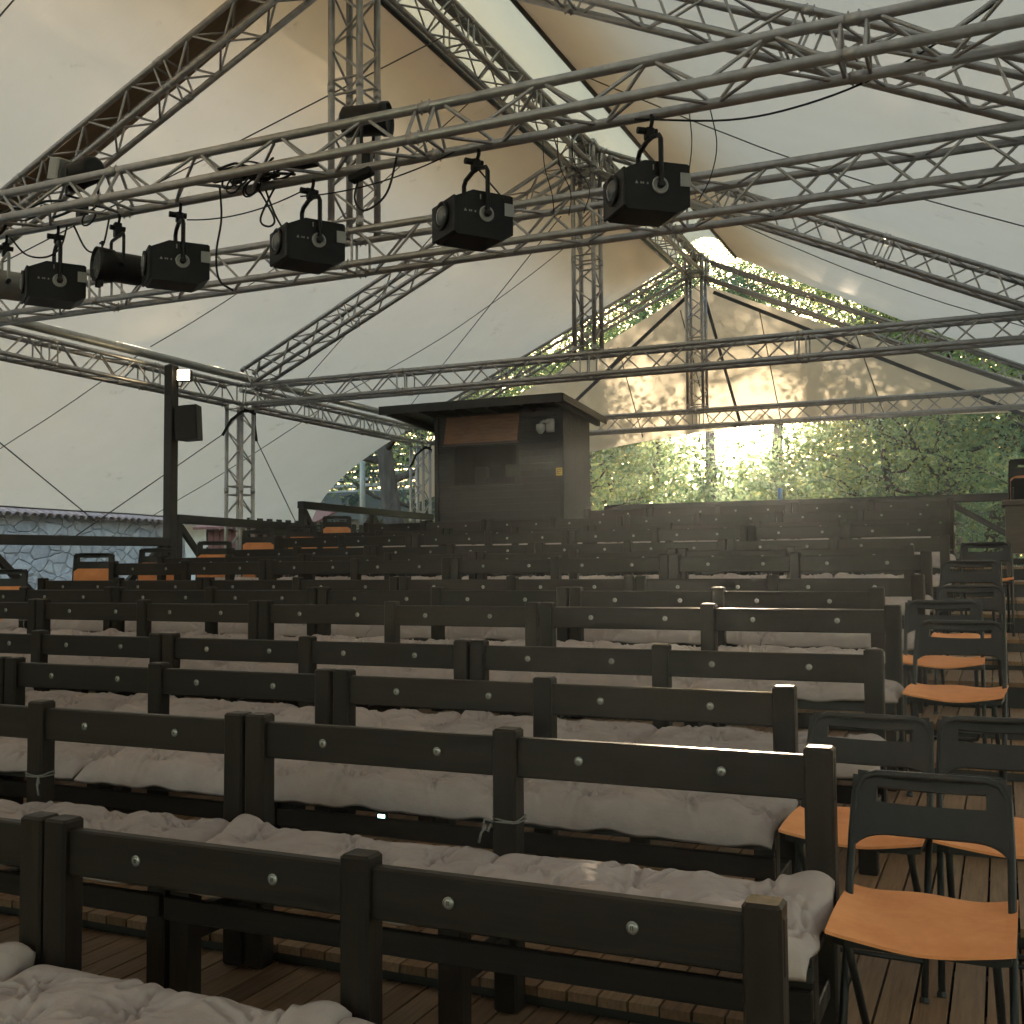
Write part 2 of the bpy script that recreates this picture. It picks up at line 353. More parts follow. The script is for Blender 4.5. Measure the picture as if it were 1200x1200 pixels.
# cushions ---------------------------------------------------------------
def vnoise(x, y, s, seed):
    return mnoise.noise(Vector((x*s+seed*13.1, y*s-seed*7.7, seed*3.3)))
def cushion_mesh(seed, CL=.985, CD=.455):
    rs = random.Random(seed); nx, ny = 150, 66
    tu = [(CL*(i+.5)/3+rs.uniform(-.045,.045), CD*.68+rs.uniform(-.035,.035)) for i in range(3)]
    tu += [(CL*(i+1)/3+rs.uniform(-.05,.05), CD*.32+rs.uniform(-.035,.035)) for i in range(2)]
    tu += [(CL*.03, CD*.30), (CL*.97, CD*.32)] if rs.random() < .7 else []
    cr = []
    for a in tu:
        k = rs.randrange(5, 8); t0 = rs.uniform(0, 6.28)
        for q in range(k):
            t = t0+6.28*q/k+rs.uniform(-.35,.35); l = rs.uniform(.09,.27); bend = rs.uniform(-.5,.5)
            mid = (a[0]+l*.5*math.cos(t), a[1]+l*.5*math.sin(t)); end = (mid[0]+l*.5*math.cos(t+bend), mid[1]+l*.5*math.sin(t+bend))
            w = rs.uniform(.5,1.2); cr.append((a, mid, w, w*.6)); cr.append((mid, end, w*.6, 0))
    for _ in range(9):      # loose folds running across
        x0, y0 = rs.uniform(0, CL), rs.uniform(0, CD); t = rs.uniform(-.6,.6)+(1.57 if rs.random() < .35 else 0); l = rs.uniform(.08,.22)
        e = (x0+l*math.cos(t), y0+l*math.sin(t)); cr.append(((x0, y0), e, .7, .2))
    gx_, gy_ = np.meshgrid(np.linspace(0, CL, nx+1), np.linspace(0, CD, ny+1)); u = gx_/CL; v = gy_/CD
    e = np.clip(1-np.abs(2*u-1)**9, 0, 1)**.6*np.where(v < .5, np.clip(1-np.abs(2*v-1)**4, 0, 1)**.65, np.clip(1-np.abs(2*v-1)**7, 0, 1)**.5)
    dm = np.full(u.shape, 9.)
    for a in tu: dm = np.minimum(dm, np.hypot(gx_-a[0], gy_-a[1]))
    hgt = .084*e*(.10+.90*(1-np.exp(-(dm/.085)**1.05)))
    d = np.zeros(u.shape)
    for a in tu: d += .012*np.exp(-(np.hypot(gx_-a[0], gy_-a[1])/.012)**2)
    for a, b, w0, w1 in cr:
        ax, ay = b[0]-a[0], b[1]-a[1]; l2 = ax*ax+ay*ay
        t = np.clip(((gx_-a[0])*ax+(gy_-a[1])*ay)/l2, 0, 1); q = np.hypot(gx_-a[0]-t*ax, gy_-a[1]-t*ay); w = w0+(w1-w0)*t
        d += w*(.019*np.exp(-(q/.0075)**2)-.009*np.exp(-((q-.020)/.012)**2))
    lift = [rs.uniform(.0,.075), rs.uniform(.0,.075)]; droop = rs.uniform(.005,.035)
    X = gx_-CL/2; Y = gy_.copy(); Z = np.zeros(u.shape)
    for j in range(ny+1):
        for i in range(nx+1):
            x, y = gx_[j,i], gy_[j,i]; U, Vv = u[j,i], v[j,i]
            nz = .008*vnoise(x, y, 5, seed)+.0025*vnoise(x, y, 15, seed+1)-.0025*abs(vnoise(x, y*1.6, 11, seed+2))
            z = hgt[j,i]-min(d[j,i], .06)*min(1, e[j,i]*1.3)+nz*e[j,i]
            for c, lx in ((0, 0), (1, CL)):
                rr = math.hypot((x-lx)*.75, (y-CD)*1.0); z += lift[c]*math.exp(-(rr/.10)**2.2)
            fr = max(0, (.06-y)/.06); z -= (droop+.016*vnoise(x, 0, 8, seed+5))*fr
            X[j,i] += .012*vnoise(y, 1, 9, seed+6)*(abs(2*U-1)**4)
            Y[j,i] += .018*vnoise(x, 2, 7, seed+7)*(abs(2*Vv-1)**4)
            Z[j,i] = max(z, .004-.045*fr)
    vs = [(X[j,i], Y[j,i]-CD, Z[j,i]) for j in range(ny+1) for i in range(nx+1)]; fs = []
    W = nx+1
    for j in range(ny):
        for i in range(nx): fs.append((j*W+i, j*W+i+1, (j+1)*W+i+1, (j+1)*W+i))
    # underside: same outline, flat, with a hem flange
    o = len(vs)
    for j in range(ny+1):
        for i in range(nx+1):
            top = vs[j*W+i][2]; vs.append((X[j,i], Y[j,i]-CD, min(0, top-.008) if not (i in (0, nx) or j in (0, ny)) else top-.010))
    for j in range(ny):
        for i in range(nx): fs.append((o+j*W+i, o+(j+1)*W+i, o+(j+1)*W+i+1, o+j*W+i+1))
    for i in range(nx):
        fs.append((i, o+i, o+i+1, i+1)); a = ny*W; fs.append((a+i+1, o+a+i+1, o+a+i, a+i))
    for j in range(ny):
        fs.append(((j+1)*W, o+(j+1)*W, o+j*W, j*W)); fs.append((j*W+nx, o+j*W+nx, o+(j+1)*W+nx, (j+1)*W+nx))
    m = MB(); m.v = vs; m.f = fs
    me = m.mesh('cushion', M_CUSH); me.polygons.foreach_set('use_smooth', [True]*len(me.polygons))
    return me
CUSH = [cushion_mesh(s) for s in (11, 23, 35, 47, 59, 71)]
def tie_mesh(sx):
    m = MB()
    for dz, tl in ((0, .0), (.008, .004)):
        pts = []
        for t in np.linspace(0, 2*math.pi, 20, endpoint=False):
            c, s = math.cos(t), math.sin(t); k = .0435/max(abs(c), abs(s)*1.0)
            k = min(k, .052); pts.append((k*c, .04+k*s*.93, .135+dz+tl*math.sin(t*2+dz*90)))
        m.path(pts, .003, 6, True)
    m.path([(sx*.035,-.004,.135),(sx*.055,-.02,.145),(sx*.06,-.022,.118),(sx*.045,-.016,.108),(sx*.04,-.008,.13)], .004, 6)
    m.path([(sx*.05,-.015,.125),(sx*.062,-.03,.105),(sx*.07,-.03,.075)], .004, 5)
    return m.mesh('tie', M_TIE, True)
TIE = {1: tie_mesh(1), -1: tie_mesh(-1)}
rs = random.Random(5)
for k in range(14):
    y, z = ROWY[k], FLOOR[k]; x = XEND[k]; nb = 4; ncush = 0
    plan = [BL]*4 if k < 13 else [BL, BL, .92]
    for j, bl in enumerate(plan):
        cx = x-bl/2-.0; x -= bl
        if k < 7 and not any(seen(cx+s*bl/2, y-.2, z+hh, .9) for s in (-1, 0, 1) for hh in (.4, .8)): continue
        src, q = (bench0, 0) if bl > 1.5 else (bench_short, 1)
        where = 'at the aisle end' if j == 0 else ORD[j]+' from the aisle end'
        lab = 'dark wooden bench with disc-numbered backrest, %s row from front, %s' % (ORD[k], where)
        if k == 13: lab = 'dark wooden bench in the topmost row beside the cabin, %s' % where
        if k == 13 and j == 2: lab = 'short dark wooden bench in the topmost row touching the cabin'
        loc = (cx, y, z); yaw = rs.uniform(-.004,.004)
        if not bused[q]: b = src; b.location = loc; b['label'] = lab; bused[q] = True
        else: b = dup(src, loc, yaw, lab)
        b['group'] = 'benches in rising rows'
        for s, c in enumerate((cx+bl/4, cx-bl/4) if bl > 1.5 else (cx,)):
            ncush += 1
            if k < 8 and not seen(c, y-.2, z+.5, .8): continue
            me = CUSH[rs.randrange(6)]
            o = bpy.data.objects.new('cushion', me); COL.objects.link(o)
            o.location = (c+rs.uniform(-.012,.012), y-.044+rs.uniform(-.012,0), z+.431)
            o.rotation_euler = (0, 0, rs.uniform(-.015,.015))
            if bl < 1.5: o.scale = (.9, 1, 1)
            tag(o, 'grey tufted cushion on the %s row bench, %s from the aisle end' % (ORD[k], ORD[2*j+s]), 'cushion', 'grey cushions tied on the benches')
            for sx in (1, -1):
                if rs.random() < .14:
                    t = bpy.data.objects.new('tie', TIE[sx]); COL.objects.link(t); t.parent = o
                    px = (bl/4-.045 if (s == 0) == (sx == 1) else -bl/4+.0) if bl > 1.5 else sx*(bl/2-.045)
                    if bl > 1.5: px = {(0,1): bl/4-.045, (0,-1): -bl/4, (1,1): bl/4, (1,-1): -bl/4+.045}[(s, sx)]
                    t.location = (px+(c-o.location[0]), y-o.location[1]-.04, .0)

# ------------------------------------------------------------------ folding chairs
def make_chair(folded):
    root = thing('folding_chair', 'black tubular folding chair with orange seat pad', 'chair')
    w = .195; r = .0105
    if not folded:
        top, bot = (.20, .765), (-.20, .0)      # (y, z) of back top and front foot
    else:
        top, bot = (.13, .92), (-.05, .0)
    def at(t): return (top[0]+(bot[0]-top[0])*t, top[1]+(bot[1]-top[1])*t)
    fr = []
    def P(x, t): y, z = at(t); return (x, y, z)
    pts = [P(-w, 1), P(-w, .6), P(-w, .2), P(-w+.004, .06), P(-w+.022, .015), P(-w+.055, 0), P(w-.055, 0), P(w-.022, .015), P(w-.004, .06), P(w, .2), P(w, .6), P(w, 1)]
    bf = MB().path(pts, r, 8).build('back_frame', M_BLACK, root, True)
    for s in (-1, 1): MB().tube(P(s*w, .985), P(s*w, 1.002), .0135, 8).build('foot_cap', M_RUBBER, bf)
    # backrest panel with a hand slot, slightly curved
    m = MB(); nu, nv = 32, 12; d = Vector((0, bot[0]-top[0], bot[1]-top[1])).normalized(); nrm = Vector((1,0,0)).cross(d)
    def inside(u, v): return abs(u-.5) < .33 and .28 < v < .50
    H = .165; ids = {}
    def pt(u, v, off):
        x = (u-.5)*2*(w+.004); y0, z0 = at(0); cur = .022*(1-(2*u-1)**2); low = 0
        vv = v*H
        if v > .7: vv += .055*abs(2*u-1)**6*(v-.7)/.3
        p = Vector((x, y0, z0+.006))+d*vv+nrm*(-cur*-1+off); return p
    for off, flip in ((-.007, 0), (.007, 1)):
        for a in range(nu+1):
            for b in range(nv+1): ids[(a, b, flip)] = len(m.v); m.v.append(tuple(pt(a/nu, b/nv, off)))
    keep = {(a, b) for a in range(nu) for b in range(nv) if not inside((a+.5)/nu, (b+.5)/nv)}
    keep -= {(0,0),(nu-1,0)}
    for a, b in keep:
        q = [(a,b),(a+1,b),(a+1,b+1),(a,b+1)]
        m.f.append(tuple(ids[(*c, 0)] for c in q)); m.f.append(tuple(ids[(*c, 1)] for c in reversed(q)))
        for (da, db, e0, e1) in ((0,-1,0,1),(1,0,1,2),(0,1,2,3),(-1,0,3,0)):
            if (a+da, b+db) not in keep:
                m.f.append((ids[(*q[e1],0)], ids[(*q[e0],0)], ids[(*q[e0],1)], ids[(*q[e1],1)]))
    m.build('backrest', M_PLASTIC, root)
    if not folded:
        zs = .445
        m = MB().prism([(-w-.002,-.215),(-w+.03,-.235),(w-.03,-.235),(w+.002,-.215),(w+.002,.13),(w-.03,.15),(-w+.03,.15),(-w-.002,.13)], zs-.016, zs)
        m.build('seat', M_PLASTIC, root)
        # pad: thin felt sheet that curls up at the sides
        nu, nv = 16, 10; m = MB()
        for off in (0, .008):
            for b in range(nv+1):
                for a in range(nu+1):
                    u, v = a/nu, b/nv; x = (u-.5)*2*(w+.012); y = -.255+v*.395
                    z = zs+.006+off+.022*abs(2*u-1)**3-.012*(1-v)**3+.004*math.sin(u*9+v*4)+.010*(1-(2*u-1)**2)*v
                    m.v.append((x, y, z))
        W = nu+1; o = (nu+1)*(nv+1)
        for b in range(nv):
            for a in range(nu):
                q = (b*W+a, b*W+a+1, (b+1)*W+a+1, (b+1)*W+a); m.f.append(tuple(reversed(q))); m.f.append(tuple(i+o for i in q))
        for a in range(nu): m.f.append((a, a+1, o+a+1, o+a)); k = nv*W; m.f.append((k+a+1, k+a, o+k+a, o+k+a+1))
        for b in range(nv): m.f.append(((b+1)*W, b*W, o+b*W, o+(b+1)*W)); k = nu; m.f.append((b*W+k, (b+1)*W+k, o+(b+1)*W+k, o+b*W+k))
        m.build('seat_pad', M_ORANGE, root)
        w2 = w-.03
        pts = [(-w2,-.19,.425),(-w2,.0,.22),(-w2,.165,.045),(-w2+.012,.195,.016),(-w2+.045,.205,.0105),(w2-.045,.205,.0105),(w2-.012,.195,.016),(w2,.165,.045),(w2,.0,.22),(w2,-.19,.425)]
        MB().path(pts, r, 8).build('rear_leg_frame', M_BLACK, root, True)
        MB().path([(-w+.005,-.15,.10),(w-.005,-.15,.10)], .008, 8).build('crossbar', M_BLACK, root, True)
    else:
        # seat folded flat between the tubes, orange side out
        t0, t1 = .20, .66
        a0 = Vector((0, *at(t0))); a1 = Vector((0, *at(t1)))
        ex = (a1-a0).normalized(); MX = Matrix(((1,0,0,0),(0,ex.y,nrm.y,a0.y),(0,ex.z,nrm.z,a0.z),(0,0,0,1)))
        ln = (a1-a0).length; cw = w-.016
        MB().prism([(-cw,.03),(-cw+.03,0),(cw-.03,0),(cw,.03),(cw,ln-.03),(cw-.03,ln),(-cw+.03,ln),(-cw,ln-.03)], -.012, .004, MX).build('seat', M_PLASTIC, root)
        MB().prism([(-cw-.01,.0),(-cw+.03,-.03),(cw-.03,-.03),(cw+.01,0),(cw+.01,ln-.02),(cw-.03,ln+.01),(-cw+.03,ln+.01),(-cw-.01,ln-.02)], -.026, -.0125, MX).build('seat_pad', M_ORANGE, root)
        w2 = w-.03
        pts = [(x, *(np.array(at(t))+np.array((.03, 0)))) for x, t in ((-w2,.3),(-w2,.85),(-w2+.02,.93),(w2-.02,.93),(w2,.85),(w2,.3))]
        MB().path(pts, r, 8).build('rear_leg_frame', M_BLACK, root, True)
    return root
ch0 = make_chair(False); chf = make_chair(True)
CH = [(-.195,2.95,1,'nearest the camera, beside the second bench row'),
      (-.425,3.64,2,'beside the third bench row, touching its bench end'),
      (-.005,3.70,2,'beside the third bench row, against the frame edge'),
      (-.20,5.43,4,'beside the fifth bench row'),
      (-.30,6.30,5,'half hidden behind the fifth row chair'),
      (-.19,7.30,6,'beside the seventh bench row, upper seat edge showing'),
      (-.21,8.20,7,'beside the eighth bench row'),
      (-.12,9.9,9,'beside the tenth bench row, under the braced railing')]
for i, (x, y, k, t) in enumerate(CH):
    lab = 'black folding chair with orange pad '+t
    o = ch0 if i == 0 else dup(ch0, (0,0,0))
    o.location = (x, y, FLOOR[k]); o.rotation_euler = (0, 0, random.uniform(-.07,.07)); o['label'] = lab; o['group'] = 'open chairs along the aisle'
FC = [(-8.42,7.2,6),(-8.42,8.3,7),(-8.42,9.2,8),(-8.42,10.15,9),(-8.42,11.0,10),(-8.42,11.95,11),(-8.42,12.75,12)]
ft = ['below the lowest railing, barely showing its top','first folded one up the railing with orange seat','just before the black post','first one behind the black post',
      'before the lattice column foot','at the foot of the highest railing','topmost, before the slatted highest railing']
for i, (x, y, k) in enumerate(FC):
    o = chf if i == 0 else dup(chf, (0,0,0))
    o.location = (x, y, FLOOR[k]); o.rotation_euler = (0, 0, R(38)+random.uniform(-.15,.15)); o['label'] = 'folded black chair '+ft[i]; o['group'] = 'folded chairs along the railing'

# ------------------------------------------------------------------ railings
def railing(label, p0, p1, zt, zf, nspan, group, thick=.095, mid=False, slats=False):
    """p0,p1 = (x,y); zt top height (z0,z1), zf floor (z0,z1)"""
    root = thing('railing', label, 'railing', (p0[0], p0[1], zf[0]), 0, group)
    o = Vector((p0[0], p0[1], zf[0]))
    d2 = Vector((p1[0]-p0[0], p1[1]-p0[1], 0)); ln = d2.length; d = d2.normalized(); ang = math.atan2(d.y, d.x)
    def top(t): return zt[0]+(zt[1]-zt[0])*t
    def flo(t): return zf[0]+(zf[1]-zf[0])*t
    def bar(a, b, w, h, name):   # a,b = (t, z)
        A = Vector((d.x*ln*a[0], d.y*ln*a[0], a[1]-o.z)); B = Vector((d.x*ln*b[0], d.y*ln*b[0], b[1]-o.z))
        v = B-A; Lh = v.length; ex = v.normalized(); ey = Vector((-d.y, d.x, 0)); ez = ex.cross(ey)
        M_ = Matrix(((ex.x,ey.x,ez.x,A.x),(ex.y,ey.y,ez.y,A.y),(ex.z,ey.z,ez.z,A.z),(0,0,0,1)))
        MB().box(0, Lh, -w/2, w/2, -h/2, h/2, M_, b=.006).build(name, M_BLACKW, root)
    e = .05/ln
    bar((-e, top(0)-.05), (1+e, top(1)-.05), thick+.02, .10, 'top_rail')
    for i in range(nspan+1):
        t = i/nspan
        A = d*ln*t
        MB().box(A.x-.045, A.x+.045, A.y-.045, A.y+.045, flo(t)-.1-o.z, top(t)-.101-o.z, b=.006).build('post', M_BLACKW, root)
    for i in range(nspan):
        t0, t1 = i/nspan, (i+1)/nspan; g = .05/ln
        bar((t0+g, top(t0)-.14), ((t0+t1)/2-g*.5, flo(t0)+.12), .055, .075, 'brace')
        bar((t1-g, top(t1)-.14), ((t0+t1)/2+g*.5, flo(t1)+.12), .055, .075, 'brace')
    bar((0, flo(0)+.06), (1, flo(1)+.06), .07, .08, 'bottom_rail')
    return root
XF = -8.78
railing('black timber railing with zigzag braces, lowest step, before the stone wall', (XF,4.9), (XF,9.72), (.345,.39), (-1.0,-.70), 2, 'stepped black railings')
railing('black timber railing, middle step between black post and highest railing', (XF,9.95), (XF,12.28), (.665,.645), (-.65,-.40), 1, 'stepped black railings')
railing('black timber railing, highest step, running to the control cabin', (XF,12.45), (XF,16.1), (.955,.935), (-.32,.0), 2, 'stepped black railings')
railing('black timber back railing behind the topmost bench row', (-5.3,15.25), (1.75,15.25), (.935,.925), (-.01,-.01), 3, 'stepped black railings')
railing('black timber side railing with braces behind the aisle chairs', (2.0,8.9), (2.0,15.2), (.45,.95), (-.72,-.02), 3, 'stepped black railings')

# black post with floodlight and loudspeaker
mb = MB().box(XF-.06, XF+.06, 9.77, 9.89, -.9, 2.40, b=.008)
mb.add([(XF-.055,9.775,2.401),(XF+.055,9.775,2.401),(XF+.055,9.885,2.401),(XF-.055,9.885,2.401),(XF,9.83,2.435)], [(0,1,4),(1,2,4),(2,3,4),(3,0,4),(3,2,1,0)])
po = mb.build('post', M_BLACKW); po.name = 'lighting_post'; tag(po, 'tall square black post standing in the left railing', 'post')
fx, fy, fz = XF+.16, 9.86, 2.27
t = thing('floodlight', 'small lit floodlight glowing on the tall black post', 'lamp', (fx, fy, fz), R(20))
MB().box(-.075,.085,-.03,.06,-.06,.075, b=.01).build('housing', M_BLACK, t)
MB().box(-.066,.076,-.034,-.031,-.05,.066).build('lit_glass', M_GLOW, t)
MB().path([(-.02,.02,-.06),(-.05,.03,-.11),(-.11,.03,-.11)], .009, 6).build('bracket', M_BLACK, t)
t = thing('loudspeaker', 'slim black loudspeaker hanging on the tall black post', 'speaker', (XF+.22, 9.9, 1.72), R(12))
MB().prism([(-.14,-.10),(.14,-.10),(.10,.10),(-.10,.10)], -.2, .2, Matrix.Rotation(R(-3), 4, 'Y')).build('cabinet', M_PLASTIC, t)
MB().box(-.125,.125,-.108,-.102,-.185,.185, Matrix.Rotation(R(-3), 4, 'Y')).build('grille', M_RUBBER, t)
MB().box(-.19,-.10,-.02,.02,-.03,.03).build('bracket', M_BLACK, t)

# ------------------------------------------------------------------ trusses
CR = .0255
def truss(name, label, p0, p1, up, s=.24, kind='square', group=None, pitch=.27, mod=2.0, endcaps=True, rl=.0095, nseg=10, cr=CR):
    p0 = Vector(p0); p1 = Vector(p1); root = thing(name, label, 'truss', p0, 0, group)
    d = p1-p0; ln = d.length; d.normalize(); up = Vector(up); up = (up-d*up.dot(d)).normalized(); sd = d.cross(up)
    h = s/2
    if kind == 'square': offs = [sd*h+up*h, -sd*h+up*h, -sd*h-up*h, sd*h-up*h]
    else: offs = [sd*h, -sd*h, up*(s*.866)]
    for o in offs: MB().tube(o, o+d*ln, cr, nseg+4).build('chord', M_ALU, root, True)
    nm = max(1, round(ln/mod)); ml = ln/nm; n = len(offs)
    for i in range(n):
        a, b = offs[i], offs[(i+1) % n]; m = MB(); fl = i % 2
        for k in range(nm):
            s0 = k*ml+.055; s1 = (k+1)*ml-.055; m.tube(a+d*s0, b+d*s0, rl, 6, caps=False); m.tube(a+d*s1, b+d*s1, rl, 6, caps=False)
            c = max(2, round((s1-s0-.06)/pitch)); st = (s1-s0-.06)/c
            for q in range(c):
                x0 = s0+.03+q*st; x1 = x0+st
                A, B = (a, b) if (q+fl) % 2 == 0 else (b, a)
                m.tube(A+d*(x0+.012), B+d*(x1-.012), rl, 6, caps=False)
        m.build('lacing', M_ALU, root, True)
    m = MB().tube(-d*.035, d*.035, cr*1.13, nseg+2)
    for e in (-.022, .022): m.tube(d*e+up*(cr*1.5), d*e-up*(cr*1.5), .005, 6)
    me = m.mesh('coupler', M_ALU, True)
    for k in range(nm+1):
        x = min(max(k*ml, .03), ln-.03)
        for o in offs:
            c = bpy.data.objects.new('coupler', me); COL.objects.link(c); c.parent = root; c.location = o+d*x
    return root
Y2, Y3, Y4 = 6.604, 11.494, 16.373; ZB, S = 2.178, .24; XK, XC = -4.214, -9.104; XRC = 2*XK-XC; ZA = 4.566
FN = {2: ('frame nearest the spotlights', Y2), 3: ('middle frame above the benches', Y3), 4: ('rear frame behind the cabin', Y4)}
for k, (nm, y) in FN.items():
    truss('tie_beam', 'long aluminium box truss tie beam of the '+nm, (XC+.13, y, ZB+S/2), (XRC-.13, y, ZB+S/2), (0,0,1), group='tie beams across the tent', mod=2.4)
    truss('king_post', 'upright aluminium lattice king post of the '+nm, (XK, y, ZB+S+.03), (XK, y, ZA-.03), (0,-1,0), group='king posts under the ridge', mod=1.1, pitch=.24)
    for sx, side in ((-1, 'left'), (1, 'right')):
        zt = 4.81-.12
        a = Vector((XK+sx*.18, y, zt-.4616*.18)); b = Vector((XK+sx*4.72, y, zt-.4616*4.72))
        truss('rafter', 'sloping aluminium box truss rafter of the %s, %s slope' % (nm, side), a, b, (sx*.42, 0, .9), group='rafters of the tent', mod=1.65)
        if k != 2:
            x = XC if sx < 0 else XRC
            zg = {3: -1.2, 4: -.5}[k]
            truss('lattice_column', 'upright aluminium lattice column carrying the %s eave of the %s' % (side, nm), (x, y, zg), (x, y, ZB-.0), (0,-1,0), group='columns of the tent', mod=1.1, pitch=.24)
    hub = thing('ridge_hub', 'bolted aluminium corner hub at the ridge of the '+nm, 'hub', (XK, y, ZA+.12), 0, 'ridge hubs')
    m = MB()
    for a in (-.13, .13):
        for b in (-.13, .13):
            m.tube((a,b,-.15),(a,b,.17), .026, 8); m.tube((a,-.17,b),(a,.17,b), .026, 8); m.tube((-.17,a,b),(.17,a,b), .026, 8)
    m.build('corner_tubes', M_ALU, hub, True)
    m = MB()
    for z in (-.14, .15): m.box(-.15,.15,-.15,.15,z-.006,z+.006)
    for a in (-.1,0,.1):
        for b in (-.1,.1): m.tube((a,b,-.17),(a,b,.19), .008, 6)
    m.build('bolted_plates', M_STEEL, hub)
for nm, ya, yb in (('front bay', -1.0, Y2-.16), ('middle bay', Y2+.16, Y3-.16), ('rear bay', Y3+.16, Y4-.16)):
    truss('ridge_truss', 'aluminium box truss ridge of the '+nm, (XK, ya, ZA+.12), (XK, yb, ZA+.12), (0,0,1), group='ridge trusses', mod=1.65)
    truss('eave_truss', 'aluminium box truss along the left eave of the '+nm, (XC, ya, ZB+.12), (XC, yb, ZB+.12), (0,0,1), group='eave trusses', mod=1.65)
    truss('eave_truss', 'aluminium box truss along the right eave of the '+nm, (XRC, ya, ZB+.12), (XRC, yb, ZB+.12), (0,0,1), group='eave trusses', mod=1.65)
for nm, x, in (('left', XC),('right', XRC)):
    m = MB().tube((0,-1,0),(0,16.45,0), .05, 14); o = m.build('eave_pipe', M_PIPE, None, True, (x, 0, 2.56)); tag(o, 'thick grey steel pipe lying along the %s eave truss' % nm, 'pipe')
for nm, x, mt in (('left', XK-.42, M_DPIPE),('right', XK+.60, M_DPIPE)):
    m = MB().tube((0,-1,0),(0,16.5,0), .032, 12); o = m.build('ridge_pipe', mt, None, True, (x, 0, 4.80)); tag(o, 'dark pipe holding the %s canvas edge along the ridge' % nm, 'pipe')
m = MB().tube((0,-1,0),(0,16.2,0), .055, 14); o = m.build('ridge_tube', M_PIPE, None, True, (XK, 0, ZA+.30)); tag(o, 'fat grey tube running on top of the ridge trusses', 'pipe')
LY, LZ = 4.692, 2.173
lt = truss('lighting_truss', 'aluminium triangular truss nearest the camera, carrying the black spotlights', (-9.0, LY+.12, LZ), (1.6, LY+.12, LZ), (0,0,1), .24, 'tri', mod=2.05, pitch=.29)

# ------------------------------------------------------------------ tent canvas
def sheet(name, label, rows, mt, bulge=.0, seed=0, ripple=.0, nx=60, nsec=None):
    """rows: list of polylines (same count) joined into a sheet"""
    rows = [[Vector(p) for p in r] for r in rows]; n = len(rows[0]); vs = []; fs = []
    for r in rows: vs.extend([tuple(p) for p in r])
    for i in range(len(rows)-1):
        for j in range(n-1): fs.append((i*n+j, i*n+j+1, (i+1)*n+j+1, (i+1)*n+j))
    m = MB(); m.v = vs; m.f = fs
    o = m.build(name, mt, None); o.data.polygons.foreach_set('use_smooth', [True]*len(fs)); tag(o, label, 'tent canvas'); return o
def roofpt(sx, q, y):
    """q: 0 ridge edge .. 1 eave .. 2 low edge"""
    if q <= 1:
        d0 = .42 if sx < 0 else .60; dx = d0+(4.89-d0)*q; z = 4.80-(4.80-2.62)*q
        bay = (y-Y2)/(Y3-Y2); sag = .10*abs(math.sin(math.pi*bay))*math.sin(math.pi*min(1, q*1.0)); z -= sag
    else:
        t = q-1; dx = 4.89+(7.75-4.89)*t; z = 2.62-(2.62-.87)*t-.10*math.sin(math.pi*t)
    x = XK+sx*dx
    z += .012*mnoise.noise(Vector((x*.9, y*.9, 3.1)))+.006*mnoise.noise(Vector((x*2.5, y*5, 9.1)))
    return Vector((x, y, z))
YE = 16.55
def low_limit(y, sx):
    """how far down the canvas reaches: cut away towards the rear column"""
    return 2.0
for sx, side in ((-1,'left'),(1,'right')):
    rows = []
    for iy in range(0, 89):
        y = -7+(YE+7)*iy/88; row = [roofpt(sx, q, y) for q in np.linspace(0, 1, 26)]; rows.append(row)  # canvas runs on unseen past the camera, extended to shade the front rows
    lower = []
    n2 = 22
    for iy in range(0, 100):
        ty = iy/99
        row = []
        for j in range(n2+1):
            q = 1+j/n2
            # rear edge slants: at the low edge the cloth ends at y=17.2, at the eave it ends at YE with an inward curve
            t = q-1; yend = YE+.65*t-1.35*math.sin(math.pi*t)*.55
            y = -7+(yend+7)*ty
            p = roofpt(sx, q, min(y, 30)); p.y = y
            row.append(p)
        lower.append(row)
    o = sheet('roof_canvas', 'huge cream canvas sheet of the %s roof slope between ridge and eave' % side, rows, M_TENT)
    o2 = sheet('side_canvas', 'cream canvas flap stretched outward below the %s eave' % side, lower, M_TENT)
    for yy in ((-.2,5.1,9.6,13.6)):
        pts = [roofpt(sx, q, yy+.25*math.sin(q*2.5))-Vector((0,0,.010)) for q in np.linspace(0.02, .985, 30)]
        MB().path(pts, .006, 5).build('seam', M_SEAM, o)
        pts = [roofpt(sx, q, yy+.25*math.sin(q*2.5)-(q-1)*1.2*(1 if yy < 9 else .3))-Vector((0,0,.010)) for q in np.linspace(1.02, 1.99, 30)]
        MB().path(pts, .006, 5).build('seam', M_SEAM, o2)
    pts = [roofpt(sx, 2, y) for y in np.linspace(-7, 17.2, 60)]
    MB().path(pts, .014, 6).build('edge_rope', M_SEAM, o2)
    # brown flap added above the canvas to darken it next to the ridge
    rows = []
    for iy in range(0, 60):
        y = -7+(YE+7)*iy/59
        rows.append([roofpt(sx, q, y)+Vector((0,0,.08+2.2*q)) for q in np.linspace(0.0, .30, 8)])
    sheet('shading_flap', 'brown canvas flap added to shade the %s roof beside the ridge' % side, rows, M_FLAP)
rows = []
for iy in range(0, 60):
    y = -7+(YE+7)*iy/59
    rows.append([Vector((XK+.09+.51*s, y, 4.84+.34*(1-s*s)+.01*mnoise.noise(Vector((s, y*3, 0))))) for s in np.linspace(-1, 1, 9)])
sheet('ridge_canvas', 'pale translucent canvas strip closing the ridge gap', rows, M_COVER)
